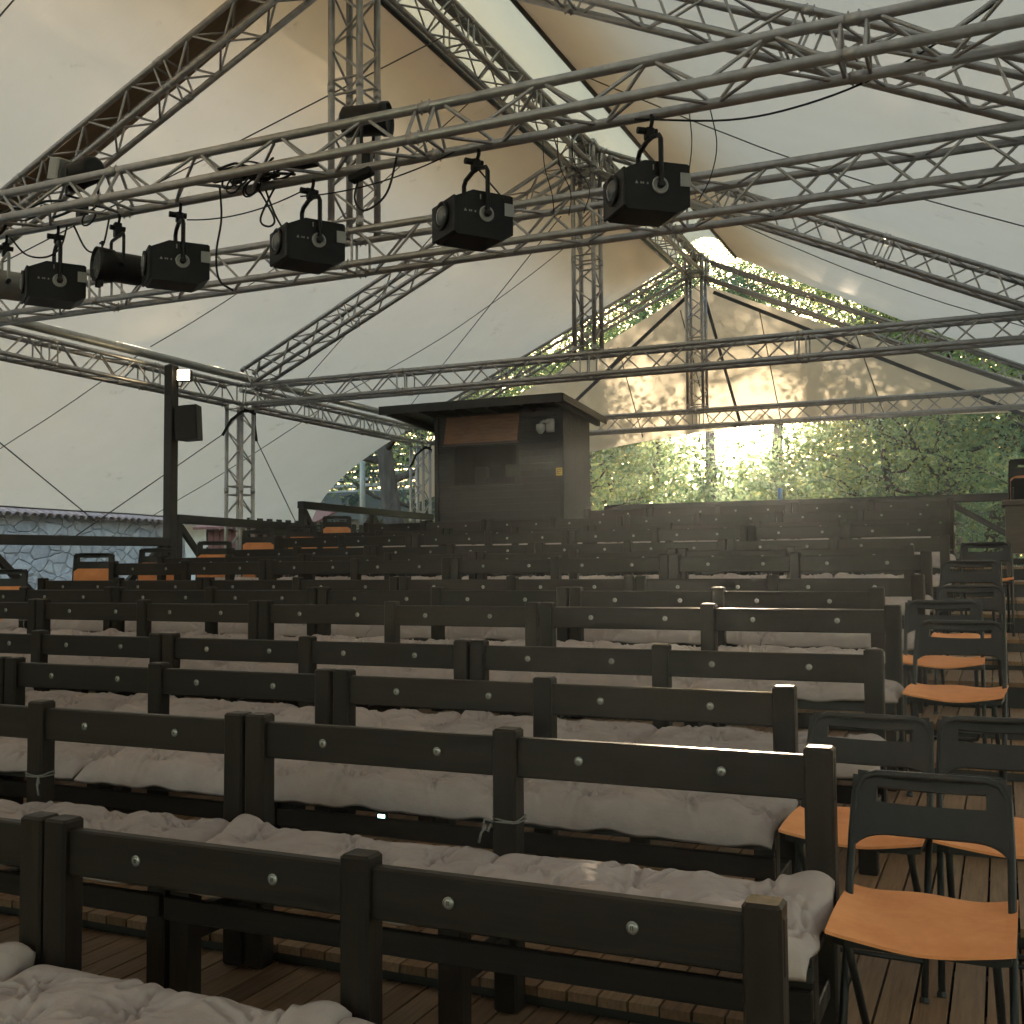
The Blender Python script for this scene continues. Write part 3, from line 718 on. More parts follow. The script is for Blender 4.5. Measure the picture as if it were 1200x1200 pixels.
# brown band along the left rafter of the front frame
m = MB(); a = roofpt(-1, .02, Y2); b = roofpt(-1, .98, Y2)
m.add([a+Vector((0,-.02,-.05)), b+Vector((0,-.02,-.05)), b+Vector((0,.30,-.05)), a+Vector((0,.30,-.05)), a+Vector((0,-.02,-.02)), b+Vector((0,-.02,-.02)), b+Vector((0,.30,-.02)), a+Vector((0,.30,-.02))],
      [(0,1,2,3),(7,6,5,4),(0,4,5,1),(1,5,6,2),(2,6,7,3),(3,7,4,0)])
o = m.build('rafter_band', noisy('brown_band', (.34,.235,.15), (.42,.30,.20), 4, (1,6,1), .8)); tag(o, 'brown band running above the left rafter of the front frame', 'band')

# gable sheet at the rear
GY = 16.72; rows = []; nn = 44
for i in range(nn+1):
    dx = -5.2+10.4*i/nn; x = XK+dx
    zt = 4.50-(.47 if dx < 0 else .415)*abs(dx)-.06*math.sin(math.pi*min(1, abs(dx)/5))
    zb = 2.20-.0075*(x+2.4)**2 if x > -2.4 else 2.20-.021*(x+2.4)**2
    zb = min(zb, zt-.01)
    rows.append([Vector((x, GY+.10*math.sin(math.pi*t)*math.cos(dx*.3)+.012*mnoise.noise(Vector((x*2, t*4, 1))), zt+(zb-zt)*t)) for t in np.linspace(0, 1, 14)])
g = sheet('gable_canvas', 'cream triangular canvas closing the rear gable above the tie beam', rows, M_GABLE)
def gp(x, z): return Vector((x, GY-.035, z))
for a, b, w in (((XK-.2,4.33),(-6.75,2.45),.055),((XK+.2,4.33),(.55,2.0),.055),((XK+.05,4.3),(-3.62,2.2),.045)):
    A, B = gp(*a), gp(*b); v = (B-A).normalized(); pr = Vector((-v.z, 0, v.x))*w/2
    MB().add([A-pr, A+pr, B+pr, B-pr, A-pr+Vector((0,.02,0)), A+pr+Vector((0,.02,0)), B+pr+Vector((0,.02,0)), B-pr+Vector((0,.02,0))],
             [(0,1,2,3),(7,6,5,4),(0,4,5,1),(1,5,6,2),(2,6,7,3),(3,7,4,0)]).build('strap', M_STRAP, g)
for a, b in (((-4.55,4.1),(-4.1,2.2)),((-3.3,3.95),(-3.0,2.2)),((-5.6,3.6),(-5.2,2.1)),((-1.9,3.5),(-1.5,2.2))):
    MB().path([gp(*a), gp(*b)], .009, 5).build('seam', M_SEAM, g)

# wires
def wire(name, label, pts, r, mt=M_WIRE, cat='wire', n=5):
    p0 = Vector(pts[0]); o = MB().path([Vector(p)-p0 for p in pts], r, n).build(name, mt, None, True, p0); return tag(o, label, cat)
def sagline(a, b, sag, n=10):
    a, b = Vector(a), Vector(b); return [a.lerp(b, i/n)-Vector((0,0,sag*4*(i/n)*(1-i/n))) for i in range(n+1)]
for i, (cx, cy, ya, yb, nm) in enumerate(((XC, Y3, 8.6, 12.75, 'middle'), (XC, Y4, 14.6, 17.2, 'rear'), (XC, Y2, 4.6, 9.0, 'front'))):
    for yy, dirn in ((ya, 'towards the camera'), (yb, 'away from the camera')):
        e = (XF-.25 if i == 0 else XF-.3, yy, .35 if dirn[0] == 't' else .55)
        wire('guy_wire', 'thin dark guy wire from the %s column head running %s' % (nm, dirn), [(cx, cy+(-.35 if dirn[0]=='t' else .35), ZB-.42), e], .007)
        s = -1 if dirn[0] == 't' else 1
        wire('sling', 'black webbing sling at the %s column head facing %s' % (nm, dirn[8:] if dirn[0]=='a' else 'the camera'),
             [(cx+.14, cy-s*.1, ZB-.07),(cx+.14, cy+s*.13, ZB-.10),(cx+.05, cy+s*.24, ZB-.22),(cx, cy+s*.35, ZB-.43)], .019, M_SLING, 'sling', 6)
wire('bracing_wire', 'thin bracing wire crossing below the left canvas, steeper one', [(-5.0,Y2+3.4,3.9),(-8.9,Y3+1.2,2.7)], .006)
wire('bracing_wire', 'thin bracing wire crossing below the left canvas, flatter one', [(-4.45,Y3-.2,4.0),(-8.9,Y3+4.0,2.6)], .006)
wire('bracing_wire', 'thin bracing wire below the ridge behind the lighting truss', [(-3.9,7.4,4.2),(-8.6,Y2+.2,2.6)], .006)

# ------------------------------------------------------------------ stage lanterns
def make_spot():
    root = thing('spotlight', 'black box-shaped theatre spotlight', 'spotlight')
    # body axis +X = beam direction; origin at hook height (z=0 at truss chord), body centre below
    zc = -.352; L0, W, H = .165, .115, .118
    prof = [(-L0,-H*.72),(-L0,H*.94),(-L0+.012,H),(L0-.10,H),(L0,H*.60),(L0,-H*.93),(L0-.012,-H),(-L0+.06,-H)]
    Mx = Matrix(((1,0,0,0),(0,0,-1,0),(0,1,0,zc),(0,0,0,1)))
    MB().prism(prof, -W, W, Mx).build('body', M_BLACK, root)
    MB().box(L0+.0005, L0+.016, -W-.012, W+.012, zc-H*.96, zc+H*.62, b=.004).build('colour_frame', M_BLACK, root)
    Mf = Matrix.Translation((L0+.016, 0, zc-.004)) @ Matrix.Rotation(R(90), 4, 'Y')
    MB().lathe([(.072,0),(.072,.012),(.060,.013),(.058,.002)], 28, Mf).build('lens_ring', M_RUBBER, root, True)
    MB().lathe([(.057,.0),(.052,.010),(.036,.020),(.015,.026),(.001,.027)], 28, Mf).build('lens', M_LENS, root, True)
    for s in (-1, 1):
        Ms = Matrix.Translation((-.01, s*(W+.0005), zc+.004)) @ Matrix.Rotation(R(-90*s), 4, 'X')
        k = MB().lathe([(.041,0),(.041,.006),(.031,.007),(.030,.001)], 26, Ms).build('scale_ring', M_GREY, root, True)
        MB().lathe([(.015,.0),(.018,.008),(.018,.026),(.012,.031)], 14, Ms).build('knob', M_RUBBER, k, True)
        # pale maker's mark: small triangle and short dashes
        if s > 0:
            e = MB(); y = W+.0008
            e.add([(.100,y,zc+.002),(.118,y,zc+.002),(.109,y,zc+.018)], [(2,1,0)])
            for q in range(4):
                if q != 2: e.add([(.090-q*.011-.008,y,zc+.003),(.090-q*.011,y,zc+.003),(.090-q*.011,y,zc+.013),(.090-q*.011-.008,y,zc+.013)], [(3,2,1,0)])
            e.build('printed_mark', M_LABELW, root)
            MB().box(.02,.026,W,W+.002,zc+.075,zc+.10).build('maker_plate', M_LABELW, root)
    m = MB()
    y = W+.016
    arm = [(-.01,-y,zc),(-.01,-y,-.13),(-.01,-y+.02,-.105),(-.01,-.03,-.085),(-.01,.03,-.085),(-.01,y-.02,-.105),(-.01,y,-.13),(-.01,y,zc)]
    m.path(arm, .0125, 6).build('yoke', M_BLACK, root)
    m = MB().box(-.03,.01,-.022,.022,-.085,-.03, b=.004); m.tube((-.05,0,-.045),(.05,0,-.045), .017, 10)
    m.path([(-.01,.038*math.cos(t),.038*math.sin(t)) for t in np.linspace(-2.6,1.9,14)], .010, 6)
    m.build('hook_clamp', M_BLACK, root)
    m = MB().box(-L0-.004, -L0+.05, -W-.004, W+.004, zc+.01, zc+.075); m.build('vent_cover', M_GREY, root)
    return root
sp = make_spot()
ang = math.atan2(-.74, -.67)+R(6)
SP = [(-5.344, 0.02, 'first large one from the left'), (-4.37, -.05, 'between the round lamp and the middle'), (-3.442, .05, 'in the middle of the row'),
      (-2.424, .0, 'second from the right, hanging before the brown canvas'), (-1.495, -.22, 'rightmost and nearest')]
for i, (x, da, t) in enumerate(SP):
    o = sp if i == 0 else dup(sp, (0,0,0))
    o.location = (x, LY+.24, LZ-.03); o.rotation_euler = (0, 0, ang+da); o['label'] = 'black box spotlight with round lens, '+t; o['group'] = 'spotlights under the lighting truss'
def make_par(silver=False):
    root = thing('par_lamp', None, 'spotlight'); zc = -.30
    Mx = Matrix.Translation((0,0,zc)) @ Matrix.Rotation(R(90), 4, 'Y')
    body = M_PIPE if silver else M_BLACK
    MB().lathe([(.05,-.18),(.085,-.15),(.092,-.13),(.092,.02),(.100,.03),(.104,.10),(.104,.13),(.098,.13),(.096,.112)], 28, Mx).build('housing', body, root, True)
    h = MB()
    for a in range(-5, 6):
        for b in range(-5, 6):
            p = (a*.0175+(b % 2)*.0087, b*.0155)
            if math.hypot(*p) < .085: h.lathe([(.0068,.110),(.0060,.1165),(.003,.119)], 8, Mx @ Matrix.Translation((p[0], p[1], 0)))
    MB().lathe([(.095,.104),(.095,.109),(.02,.1095)], 28, Mx).build('lens_plate', M_RUBBER, root)
    h.build('lens_array', M_LENS if not silver else M_RUBBER, root)
    y = .115
    MB().path([(0,-y,zc),(0,-y,-.13),(0,-y+.012,-.115),(0,y-.012,-.115),(0,y,-.13),(0,y,zc)], .010, 6).build('yoke', M_BLACK if not silver else M_PIPE, root)
    m = MB().box(-.02,.02,-.02,.02,-.113,-.03); m.tube((-.045,0,-.06),(.045,0,-.06), .016, 8); m.path([(0,.036*math.cos(t),.036*math.sin(t)) for t in np.linspace(-2.6,1.9,12)], .009, 6)
    m.build('hook_clamp', M_BLACK, root)
    m = MB()
    for s in (-1, 1): m.tube((0,s*.09,zc),(0,s*.135,zc), .014, 8); m.box(.09,.12,s*.02-.012,s*.02+.012,zc-.135,zc-.10)
    m.tube((.09,0,zc+.10),(.09,0,zc+.13), .006, 6); m.box(.08,.10,-.025,.025,zc+.13,zc+.14)
    m.build('fittings', M_BLACK, root)
    return root
p = make_par(); p.location = (-4.835, LY+.24, LZ-.03); p.rotation_euler = (0,0,ang+.15); p['label'] = 'round black lamp with dotted lens hanging between two box spotlights'; p['group'] = 'spotlights under the lighting truss'
p = make_par(True); p.location = (-5.78, LY+.24, LZ-.03); p.rotation_euler = (0,0,ang+.1); p['label'] = 'silvery grey lamp cut by the left frame edge'; p['group'] = 'spotlights under the lighting truss'
# lanterns laid inside / behind the truss
for (x, y, z, rz, lab, sil) in ((-5.32, 5.12, 2.72, 2.9, 'black lantern lying behind the truss above the leftmost spotlights', True), (-3.20, 5.15, 2.70, .25, 'black lantern lying behind the truss before the king post', False)):
    t = thing('par_lamp', lab, 'spotlight', (x, y, z-.16), rz)
    Mx = Matrix.Rotation(R(90), 4, 'Y')
    MB().lathe([(.06,-.15),(.085,-.13),(.088,.08),(.096,.09),(.096,.13),(.09,.13),(.088,.11)], 24, Mx).build('housing', M_BLACK, t, True)
    MB().path([(0,-.11,0),(0,-.11,-.17),(0,.11,-.17),(0,.11,0)], .010, 6).build('yoke', M_BLACK, t)
    if sil: MB().box(.14,.26,-.10,.10,-.07,.08, Matrix.Rotation(R(-14),4,'Y'), b=.01).build('rear_housing', M_PIPE, t)
    MB().box(-.025,.025,-.03,.03,-.30,-.17).build('hook_clamp', M_BLACK, t)

# cables on the lighting truss
cn = 0
def cable(label, pts, r=.006):
    # smooth catmull-rom
    P = [Vector(p) for p in pts]; P = [P[0]*2-P[1]]+P+[P[-1]*2-P[-2]]; out = []
    for i in range(1, len(P)-2):
        for s in range(6):
            t = s/6; a, b, c, d = P[i-1], P[i], P[i+1], P[i+2]
            out.append(.5*((2*b)+(c-a)*t+(2*a-5*b+4*c-d)*t*t+(3*b-a-3*c+d)*t**3))
    out.append(P[-2]); return wire('power_cable', label, out, r, M_CABLE, 'cable', 6)
yc = LY+.24
cable('black cable hanging in a loop right of the leftmost box spotlight', [(-5.2,yc,2.16),(-5.08,yc,1.98),(-4.98,yc+.02,1.99),(-4.9,yc,2.16)])
cable('black cable loop hanging above the leftmost box spotlight', [(-5.75,yc,2.16),(-5.6,yc,2.02),(-5.42,yc,1.98),(-5.3,yc,2.03),(-5.25,yc,2.15)])
cable('long thin cable strung below the truss between the middle spotlights', sagline((-4.3,yc,2.06),(-3.45,yc,2.12),.05), .004)
cable('black cable dropping beside the box spotlight next to the round lamp', [(-3.98,yc-.1,2.18),(-3.95,yc-.12,1.98),(-4.0,yc-.1,1.80),(-4.02,yc-.05,1.66),(-3.96,yc,1.6)])
cable('black cable loop above the middle box spotlight', [(-3.82,yc,2.2),(-3.72,yc-.05,2.1),(-3.63,yc-.06,1.95),(-3.68,yc-.05,1.92),(-3.74,yc-.04,1.98),(-3.66,yc,2.18)])
cable('black cable running into the top of the middle spotlight', [(-3.74,yc,2.16),(-3.66,yc-.02,2.0),(-3.6,yc-.02,1.9)])
cable('black cable with plug hanging in a wide loop before the king post', [(-2.86,yc-.02,2.24),(-2.90,yc-.05,2.02),(-2.96,yc-.08,1.93),(-3.06,yc-.06,1.92),(-3.12,yc-.04,2.0),(-3.12,yc,2.12)])
cable('thin cable stretched from the plug towards the right spotlight', sagline((-3.5,yc,2.08),(-2.5,yc-.02,2.17),.05), .004)
cable('black safety cable beside the spotlight before the brown canvas', [(-2.40,yc,2.06),(-2.34,yc+.02,1.98),(-2.26,yc+.02,1.88)], .005)
for i, x in enumerate((-2.08,-2.0,-1.92)):
    cable('thin loose cable end hanging between the two right spotlights, %s of three' % ORD[i], [(x,yc+.1,2.2),(x+.01,yc+.1,2.05),(x+.05+.02*i,yc+.1,1.9),(x+.06,yc+.1,1.78)], .0028)
cable('thin cable hanging right of the rightmost spotlight, nearer one', [(-1.2,yc+.05,2.18),(-1.17,yc+.05,2.0),(-1.2,yc+.05,1.85),(-1.26,yc+.05,1.74)], .003)
cable('thin cable hanging right of the rightmost spotlight, farther one', [(-1.3,yc+.05,2.18),(-1.29,yc+.05,2.02),(-1.31,yc+.05,1.86)], .003)
cable('slack black cable sagging under the right half of the lighting truss', [(-1.55,yc-.02,2.16),(-1.1,yc+.02,2.09),(-.75,yc+.02,2.10),(-.4,yc,2.17),(-.1,yc-.05,2.28),(.2,yc-.1,2.42)], .005)
for (xa, xb, lab) in ((-6.4,-4.75,'tangled black cables bundled on the left end of the lighting truss'), (-4.0,-3.55,'tangled black cables bundled above the middle of the truss')):
    m = MB(); r_ = random.Random(int(xa*10))
    for q in range(14):
        x0 = r_.uniform(xa, xb-.3); yy = yc-.02-r_.uniform(0,.2); ph = r_.uniform(0,6); fr = r_.uniform(2,5); am = r_.uniform(.012,.035)
        pts = [(x0+.36*t+.02*math.sin(t*9+ph), yy+.04*math.sin(t*fr+ph), 2.195+am+am*math.sin(t*fr*1.7+ph)) for t in np.linspace(0, 1, 22)]
        m.path(pts, r_.uniform(.005,.009), 6)
        if q % 3 == 0: m.path([(x0+.1+.05*math.cos(t), yy+.02*math.sin(t), 2.16+.055*math.sin(t)) for t in np.linspace(0, 6.28, 18)], .006, 5)
    tag(m.build('cable_bundle', M_CABLE, None, True), lab, 'cable')
m = MB().box(-.07,.07,-.03,.03,-.02,.02, b=.006); o = m.build('plug_box', M_RUBBER, None, False, (-3.10, yc-.005, 2.135)); o.rotation_euler = (0,R(-14),0); tag(o, 'black cable connector box under the truss before the king post', 'plug')
m = MB().box(-.10,.10,-.05,.05,-.012,.014, b=.006); o = m.build('plug_box', M_RUBBER, None, False, (-3.44, yc-.1, 2.215)); tag(o, 'flat black junction box on the truss above the middle spotlight', 'plug')

# ------------------------------------------------------------------ control cabin
BX0, BX1, BY0, BY1 = -7.62, -5.64, 14.22, 15.40; BZ = FLOOR[13]
t = thing('control_cabin', 'dark wooden control cabin with sloping roof and raised plywood hatch', 'cabin', (BX0, BY0, BZ))
o = Vector((BX0, BY0, BZ)); Wd, Dp, Hf = BX1-BX0, BY1-BY0, 2.30-BZ
wx0, wx1, wz0, wz1 = .28, 1.30, 1.245-BZ, 1.80-BZ
M_CAB = noisy('cabin_boards', (.012,.012,.0125), (.02,.0195,.0195), 6, (.4,6,8), .55, 0, .3, 25)
f = MB(); z = 0; bh = .095
while z < Hf-.01:
    z1 = min(z+bh, Hf)
    segs = [(0, Wd)]
    if z1 > wz0 and z < wz1: segs = [(0, wx0), (wx1, Wd)]
    for a, b in segs: f.box(a, b, 0, .028, z, z1-.006)
    z += bh
f.build('front_wall', M_CAB, t)
f = MB(); y = .03
while y < Dp-.02:
    f.box(Wd-.028, Wd, y, min(y+.11, Dp)-.006, 0, Hf-.04); y += .11
f.build('side_wall', M_CAB, t)
MB().box(0, .028, .03, Dp, 0, Hf-.04).build('side_wall', M_CAB, t)
MB().box(0, Wd, Dp-.028, Dp, 0, Hf-.12).build('back_wall', M_CAB, t)
MB().box(.03, Wd-.03, .03, Dp-.03, -.02, 0).build('cabin_floor', M_DARK, t)
q = MB().box(.032, .04, .034, Dp-.034, .01, Hf-.16); q.box(Wd-.042, Wd-.034, .034, Dp-.034, .01, Hf-.16); q.box(.041, Wd-.043, Dp-.05, Dp-.034, .01, Hf-.16); q.box(.032, Wd-.034, .034, Dp-.034, Hf-.155, Hf-.145)
q.box(.041, wx0-.002, .034, .042, .01, Hf-.16); q.box(wx1+.002, Wd-.043, .034, .042, .01, Hf-.16); q.box(wx0-.001, wx1+.001, .034, .042, .01, wz0-.002); q.box(wx0-.001, wx1+.001, .034, .042, wz1+.002, Hf-.16)
q.build('light_block', M_DARK, t)  # dark box added inside to block light leaking between the wall boards
MB().path([(Wd+.05,-.045,Hf-.1),(Wd+.052,-.045,1.2),(Wd+.046,-.05,.7),(Wd+.05,-.045,0)], .010, 6).build('cable', M_CABLE, t)
MB().box(Wd-.03, Wd+.035, -.03, .03, 0, Hf-.03, b=.004).build('corner_post', M_CAB, t)
MB().box(-.035, .03, -.03, .03, 0, Hf-.03, b=.004).build('corner_post', M_CAB, t)
fr = MB()
fr.box(wx0-.05, wx1+.05, -.022, -.002, wz0-.05, wz0); fr.box(wx0-.05, wx1+.05, -.022, -.002, wz1, wz1+.05)
fr.box(wx0-.05, wx0, -.0215, -.002, wz0, wz1); fr.box(wx1, wx1+.05, -.0215, -.002, wz0, wz1)
fr.box(wx0-.08, wx1+.10, -.07, -.0225, wz0-.03, wz0-.005)
fr.build('window_frame', M_CAB, t)
# hatch hinged above the opening, leaning outwards
Mh = Matrix.Translation((0,-.02,wz1+.44)) @ Matrix.Rotation(R(-14), 4, 'X')
hb = MB().box(wx0-.10, wx1+.06, -.02, .0, -.42, 0, Mh).build('hatch', M_PLY, t)
hf = MB()
for a in ((wx0-.12, wx1+.08, -.024, .004, 0, .03), (wx0-.12, wx1+.08, -.024, .004, -.45, -.42)): hf.box(*a, Mh)
hf.build('hatch_frame', M_BROWNT, hb)
MB().box(wx0+.35, wx1-.2, .35, .75, wz0-.25, wz0+.12).build('mixing_desk', M_DARK, t)
q = MB().box(wx0+.12,wx0+.30,.45,.6,wz0-.1,wz0+.30, b=.02); q.box(wx1-.42,wx1-.2,.5,.6,wz0-.05,wz0+.32, b=.02); q.build('equipment', M_BLACKW, t)
# roof: single pitch falling to the back
rx0, rx1, ry0, ry1 = -8.33-BX0, -5.44-BX0, 13.76-BY0, 15.55-BY0; zf_, zb_ = 2.40-BZ, 2.28-BZ
m = MB(); th = .045
def rslab(x0, x1, y0, y1, dz, th):
    zz = lambda y: zf_+(zb_-zf_)*(y-ry0)/(ry1-ry0)+dz
    m.add([(x0,y0,zz(y0)-th),(x1,y0,zz(y0)-th),(x1,y1,zz(y1)-th),(x0,y1,zz(y1)-th),(x0,y0,zz(y0)),(x1,y0,zz(y0)),(x1,y1,zz(y1)),(x0,y1,zz(y1))],
          [(3,2,1,0),(4,5,6,7),(0,1,5,4),(1,2,6,5),(2,3,7,6),(3,0,4,7)])
rslab(rx0, rx1, ry0, ry1, 0, .03); m.build('roof', M_BLACKW, t)
m = MB()
for xx in np.linspace(rx0+.1, rx1-.12, 6): rslab(xx, xx+.06, ry0+.04, ry1-.05, -.033, .09)
m.build('roof_beam', M_CAB, t)
m = MB(); rslab(rx0-.01, rx1+.01, ry0-.025, ry0-.003, .012, .12); rslab(rx1+.002, rx1+.025, ry0, ry1, .012, .10); m.build('fascia', M_BLACKW, t)
t = thing('camera_unit', 'small white surveillance camera on the cabin corner under the roof', 'camera', (-5.84, BY0-.03, 2.0))
MB().box(-.01,.11,-.012,.03,-.06,.13, b=.006).build('wall_plate', M_WHITE, t)
MB().path([(.04,-.01,.07),(-.02,-.07,.09),(-.05,-.10,.06)], .022, 8).build('arm', M_WHITE, t, True)
MB().lathe([(.03,.05),(.062,.04),(.066,-.02),(.055,-.05),(.03,-.085),(.005,-.095)], 20, Matrix.Translation((-.05,-.11,.0))).build('dome', M_WHITE, t, True)
MB().lathe([(.02,-.088),(.03,-.07),(.034,-.055)], 16, Matrix.Translation((-.05,-.132,.02))).build('lens', M_RUBBER, t, True)
s = MB().box(-.045,.045,-.004,.002,-.055,.055).build('warning_sign', M_YEL, None, False, (-5.655, BY0-.034, 1.37)); tag(s, 'small yellow warning sticker on the cabin corner post', 'sign')
e = MB()
for (a, b, c, d) in ((-.028,.028,.022,.032),(-.028,.028,-.005,.005),(-.028,.028,-.032,-.022),(-.028,-.020,-.022,.022),(.020,.028,.006,.022)): e.box(a, b, -.0065, -.0042, c, d)
e.build('printed_lines', mat('sticker_print', (.12,.09,.02), .6), s)
# drink can on the back railing
t = MB().lathe([(.026,0),(.033,.008),(.033,.15),(.028,.165),(.028,.168)], 18).build('drink_can', M_BLUE, None, True, (-2.78, 15.25, .927)); tag(t, 'blue drink can standing on the back railing', 'can')
# bin with folded chairs, right edge
CX, CY_, CZ = .05, 12.0, FLOOR[11]
t = thing('storage_cart', 'brown lacquered wooden cart on legs at the right frame edge', 'cart', (CX, CY_, CZ))
h0, h1 = .12-CZ, .63-CZ
MB().box(0,.75,0,.02,h0,h1).build('front_panel', M_BROWNT, t); MB().box(0,.75,.48,.5,h0,h1).build('back_panel', M_BROWNT, t)
MB().box(0,.02,.0205,.4795,h0,h1).build('side_panel', M_BROWNT, t); MB().box(.73,.75,.0205,.4795,h0,h1).build('side_panel', M_BROWNT, t)
MB().box(.02,.73,.0205,.4795,h0,h0+.02).build('bottom_panel', M_BROWNT, t)
tr = MB().box(-.03,.78,-.03,.0,h1-.03,h1+.03,b=.008); tr.box(-.03,.78,.5,.53,h1-.03,h1+.03,b=.008); tr.box(-.03,0,.001,.499,h1-.029,h1+.029,b=.008); tr.box(.75,.78,.001,.499,h1-.029,h1+.029,b=.008)
tr.build('rim', M_BROWNT, t)
for a in (.0,.69):
    for b in (.0,.44): MB().box(a,a+.06,b,b+.06,0,h0-.001,b=.004).build('leg', M_BROWNT, t)
for i, (x, y, rz, lab) in enumerate(((.28,12.16,.1,'folded black chair standing in the brown cart, front one'),(.31,12.36,.05,'folded black chair standing in the brown cart, rear one'))):
    o = dup(chf, (x, y, .145), rz+math.pi, lab, 'folded chairs in the cart')

# small glowing green spot under a bench
t = thing('green_spot', 'tiny green glowing spot on a bench front', 'lamp', (-2.13, 3.538, -.915))
MB().box(-.022,.022,-.012,.002,-.012,.012,b=.003).build('housing', M_BLACK, t); MB().box(-.014,.014,-.0145,-.0122,-.006,.006).build('glowing_face', M_GREENGLOW, t)

# ------------------------------------------------------------------ outside: ground, wall, house, trees
def gz(x, y):
    t = min(1, max(0, (y-2)/13)); z = -1.78+1.43*t
    if y > 17: z += .03*(y-17)*.35
    if x < -13: z += .0
    return z+.03*mnoise.noise(Vector((x*.4, y*.4, 0)))
vs = []; fs = []; gx = list(np.linspace(-110,-40,8))+list(np.linspace(-36,36,49))+list(np.linspace(40,110,8)); gy = list(np.linspace(-60,-20,6))+list(np.linspace(-16,60,52))+list(np.linspace(64,110,8))
for y in gy:
    for x in gx: vs.append((x, y, gz(x, y) if y < 80 else gz(x, 80)))
n = len(gx)
for j in range(len(gy)-1):
    for i in range(n-1): fs.append((j*n+i, j*n+i+1, (j+1)*n+i+1, (j+1)*n+i))
m = MB(); m.v = vs; m.f = fs; o = m.build('ground', M_GROUND, None, True); o['kind'] = 'structure'

# stone wall with clay tile coping, left of the tent
WX = -16.2
t = thing('stone_wall', 'old rubble stone wall with clay tile coping beyond the left railing', 'wall', (WX, -4, -1.8))
vs = []; fs = []; ny, nz = 150, 16
for j in range(ny+1):
    for i in range(nz+1):
        y = 22.6*j/ny; z = 2.88*i/nz
        vs.append((.07*mnoise.noise(Vector((y*1.6, z*2.2, 4)))+.04*mnoise.noise(Vector((y*4, z*5, 8))), y, z))
for j in range(ny):
    for i in range(nz): fs.append((j*(nz+1)+i, j*(nz+1)+i+1, (j+1)*(nz+1)+i+1, (j+1)*(nz+1)+i))
m = MB(); m.v = vs; m.f = fs; m.box(-.5,-.12,0,22.6,0,2.86); m.box(-.119,.0,22.3,22.6,0,2.86); m.build('masonry', M_STONE, t, True)
m = MB()
for i in range(120):
    y = .1+i*.188; pts = []
    for a in range(7):
        tt = math.pi*a/6; pts.append((y+.10*math.cos(tt), 2.88+.075*math.sin(tt)))
    prof = pts+[(p[0]*1.0+(y-p[0])*.18, p[1]-.016) for p in reversed(pts)]
    m.add([(.24+random.uniform(-.02,.02),yy,zz-.06) for yy, zz in prof]+[(-.3,yy,zz+.16) for yy, zz in prof],
          [tuple(range(13,-1,-1)), tuple(range(14,28))]+[(k, (k+1) % 14, 14+(k+1) % 14, 14+k) for k in range(14)])
m.build('coping_tiles', M_TILE, t)

# low house beyond the rear left corner
t = thing('house', 'low house with striped pale roof beyond the highest railing', 'house', (-24, 25, -.3))
MB().box(0,12,0,.3,0,2.0).build('wall', M_PLASTER, t); MB().box(11.7,12,.3001,8,0,2.0).build('wall', M_PLASTER, t)
m = MB()
for i in range(9): m.box(-.6,12.4,-.9+i*.45,-.9+i*.45+.40,2.32+i*.20,2.40+i*.20)
m.build('roof', M_ROOFG, t); MB().box(-.6,12.4,-.97,-.91,1.62,2.34).build('fascia', M_FASCIA, t)
for i in range(5):
    w = MB().box(3.0+i*1.75,4.1+i*1.75,-.03,-.001,.55,1.55).build('window', M_DARK, t)
    q = MB()
    for a in (3.0,3.52,4.06): q.box(a+i*1.75,a+.05+i*1.75,-.06,-.031,.5,1.6)
    q.box(3.0+i*1.75,4.11+i*1.75,-.058,-.031,1.0,1.05); q.build('window_frame', M_WHITE, w)
t = thing('timber_shed', 'small shed with red timber boards behind the middle railing', 'shed', (-15.4, 18.4, -.45))
m = MB()
for i in range(16): m.box(i*.16,i*.16+.145,0,.03,0,1.3+.02*(i % 3))
m.build('wall', M_REDW, t); MB().add([(-.2,-.25,1.33),(2.8,-.25,1.33),(2.8,1.0,1.75),(-.2,1.0,1.75),(-.2,-.25,1.38),(2.8,-.25,1.38),(2.8,1.0,1.8),(-.2,1.0,1.8)],[(3,2,1,0),(4,5,6,7),(0,1,5,4),(1,2,6,5),(2,3,7,6),(3,0,4,7)]).build('roof', M_REDW, t)
w = MB().box(.9,1.5,-.02,-.001,.35,1.0).build('window', M_WHITE, t)
t = MB().tube((0,0,0),(0,0,4.0), .06, 10).build('steel_pole', M_PIPE, None, True, (-12.3, 19.6, -.4)); tag(t, 'slim grey steel pole beyond the highest railing', 'pole')
t = thing('slat_fence', 'dark vertical slat fence just outside the highest railing', 'fence', (-10.3, 13.2, -.5))
m = MB()
for i in range(22): m.box(-.015,.015,i*.24,i*.24+.11,0,1.30)
m.build('slats', M_BLACKW, t); m = MB().box(.02,.06,0,5.3,.45,.53); m.box(.02,.06,0,5.3,1.05,1.13); m.build('rails', M_BLACKW, t)

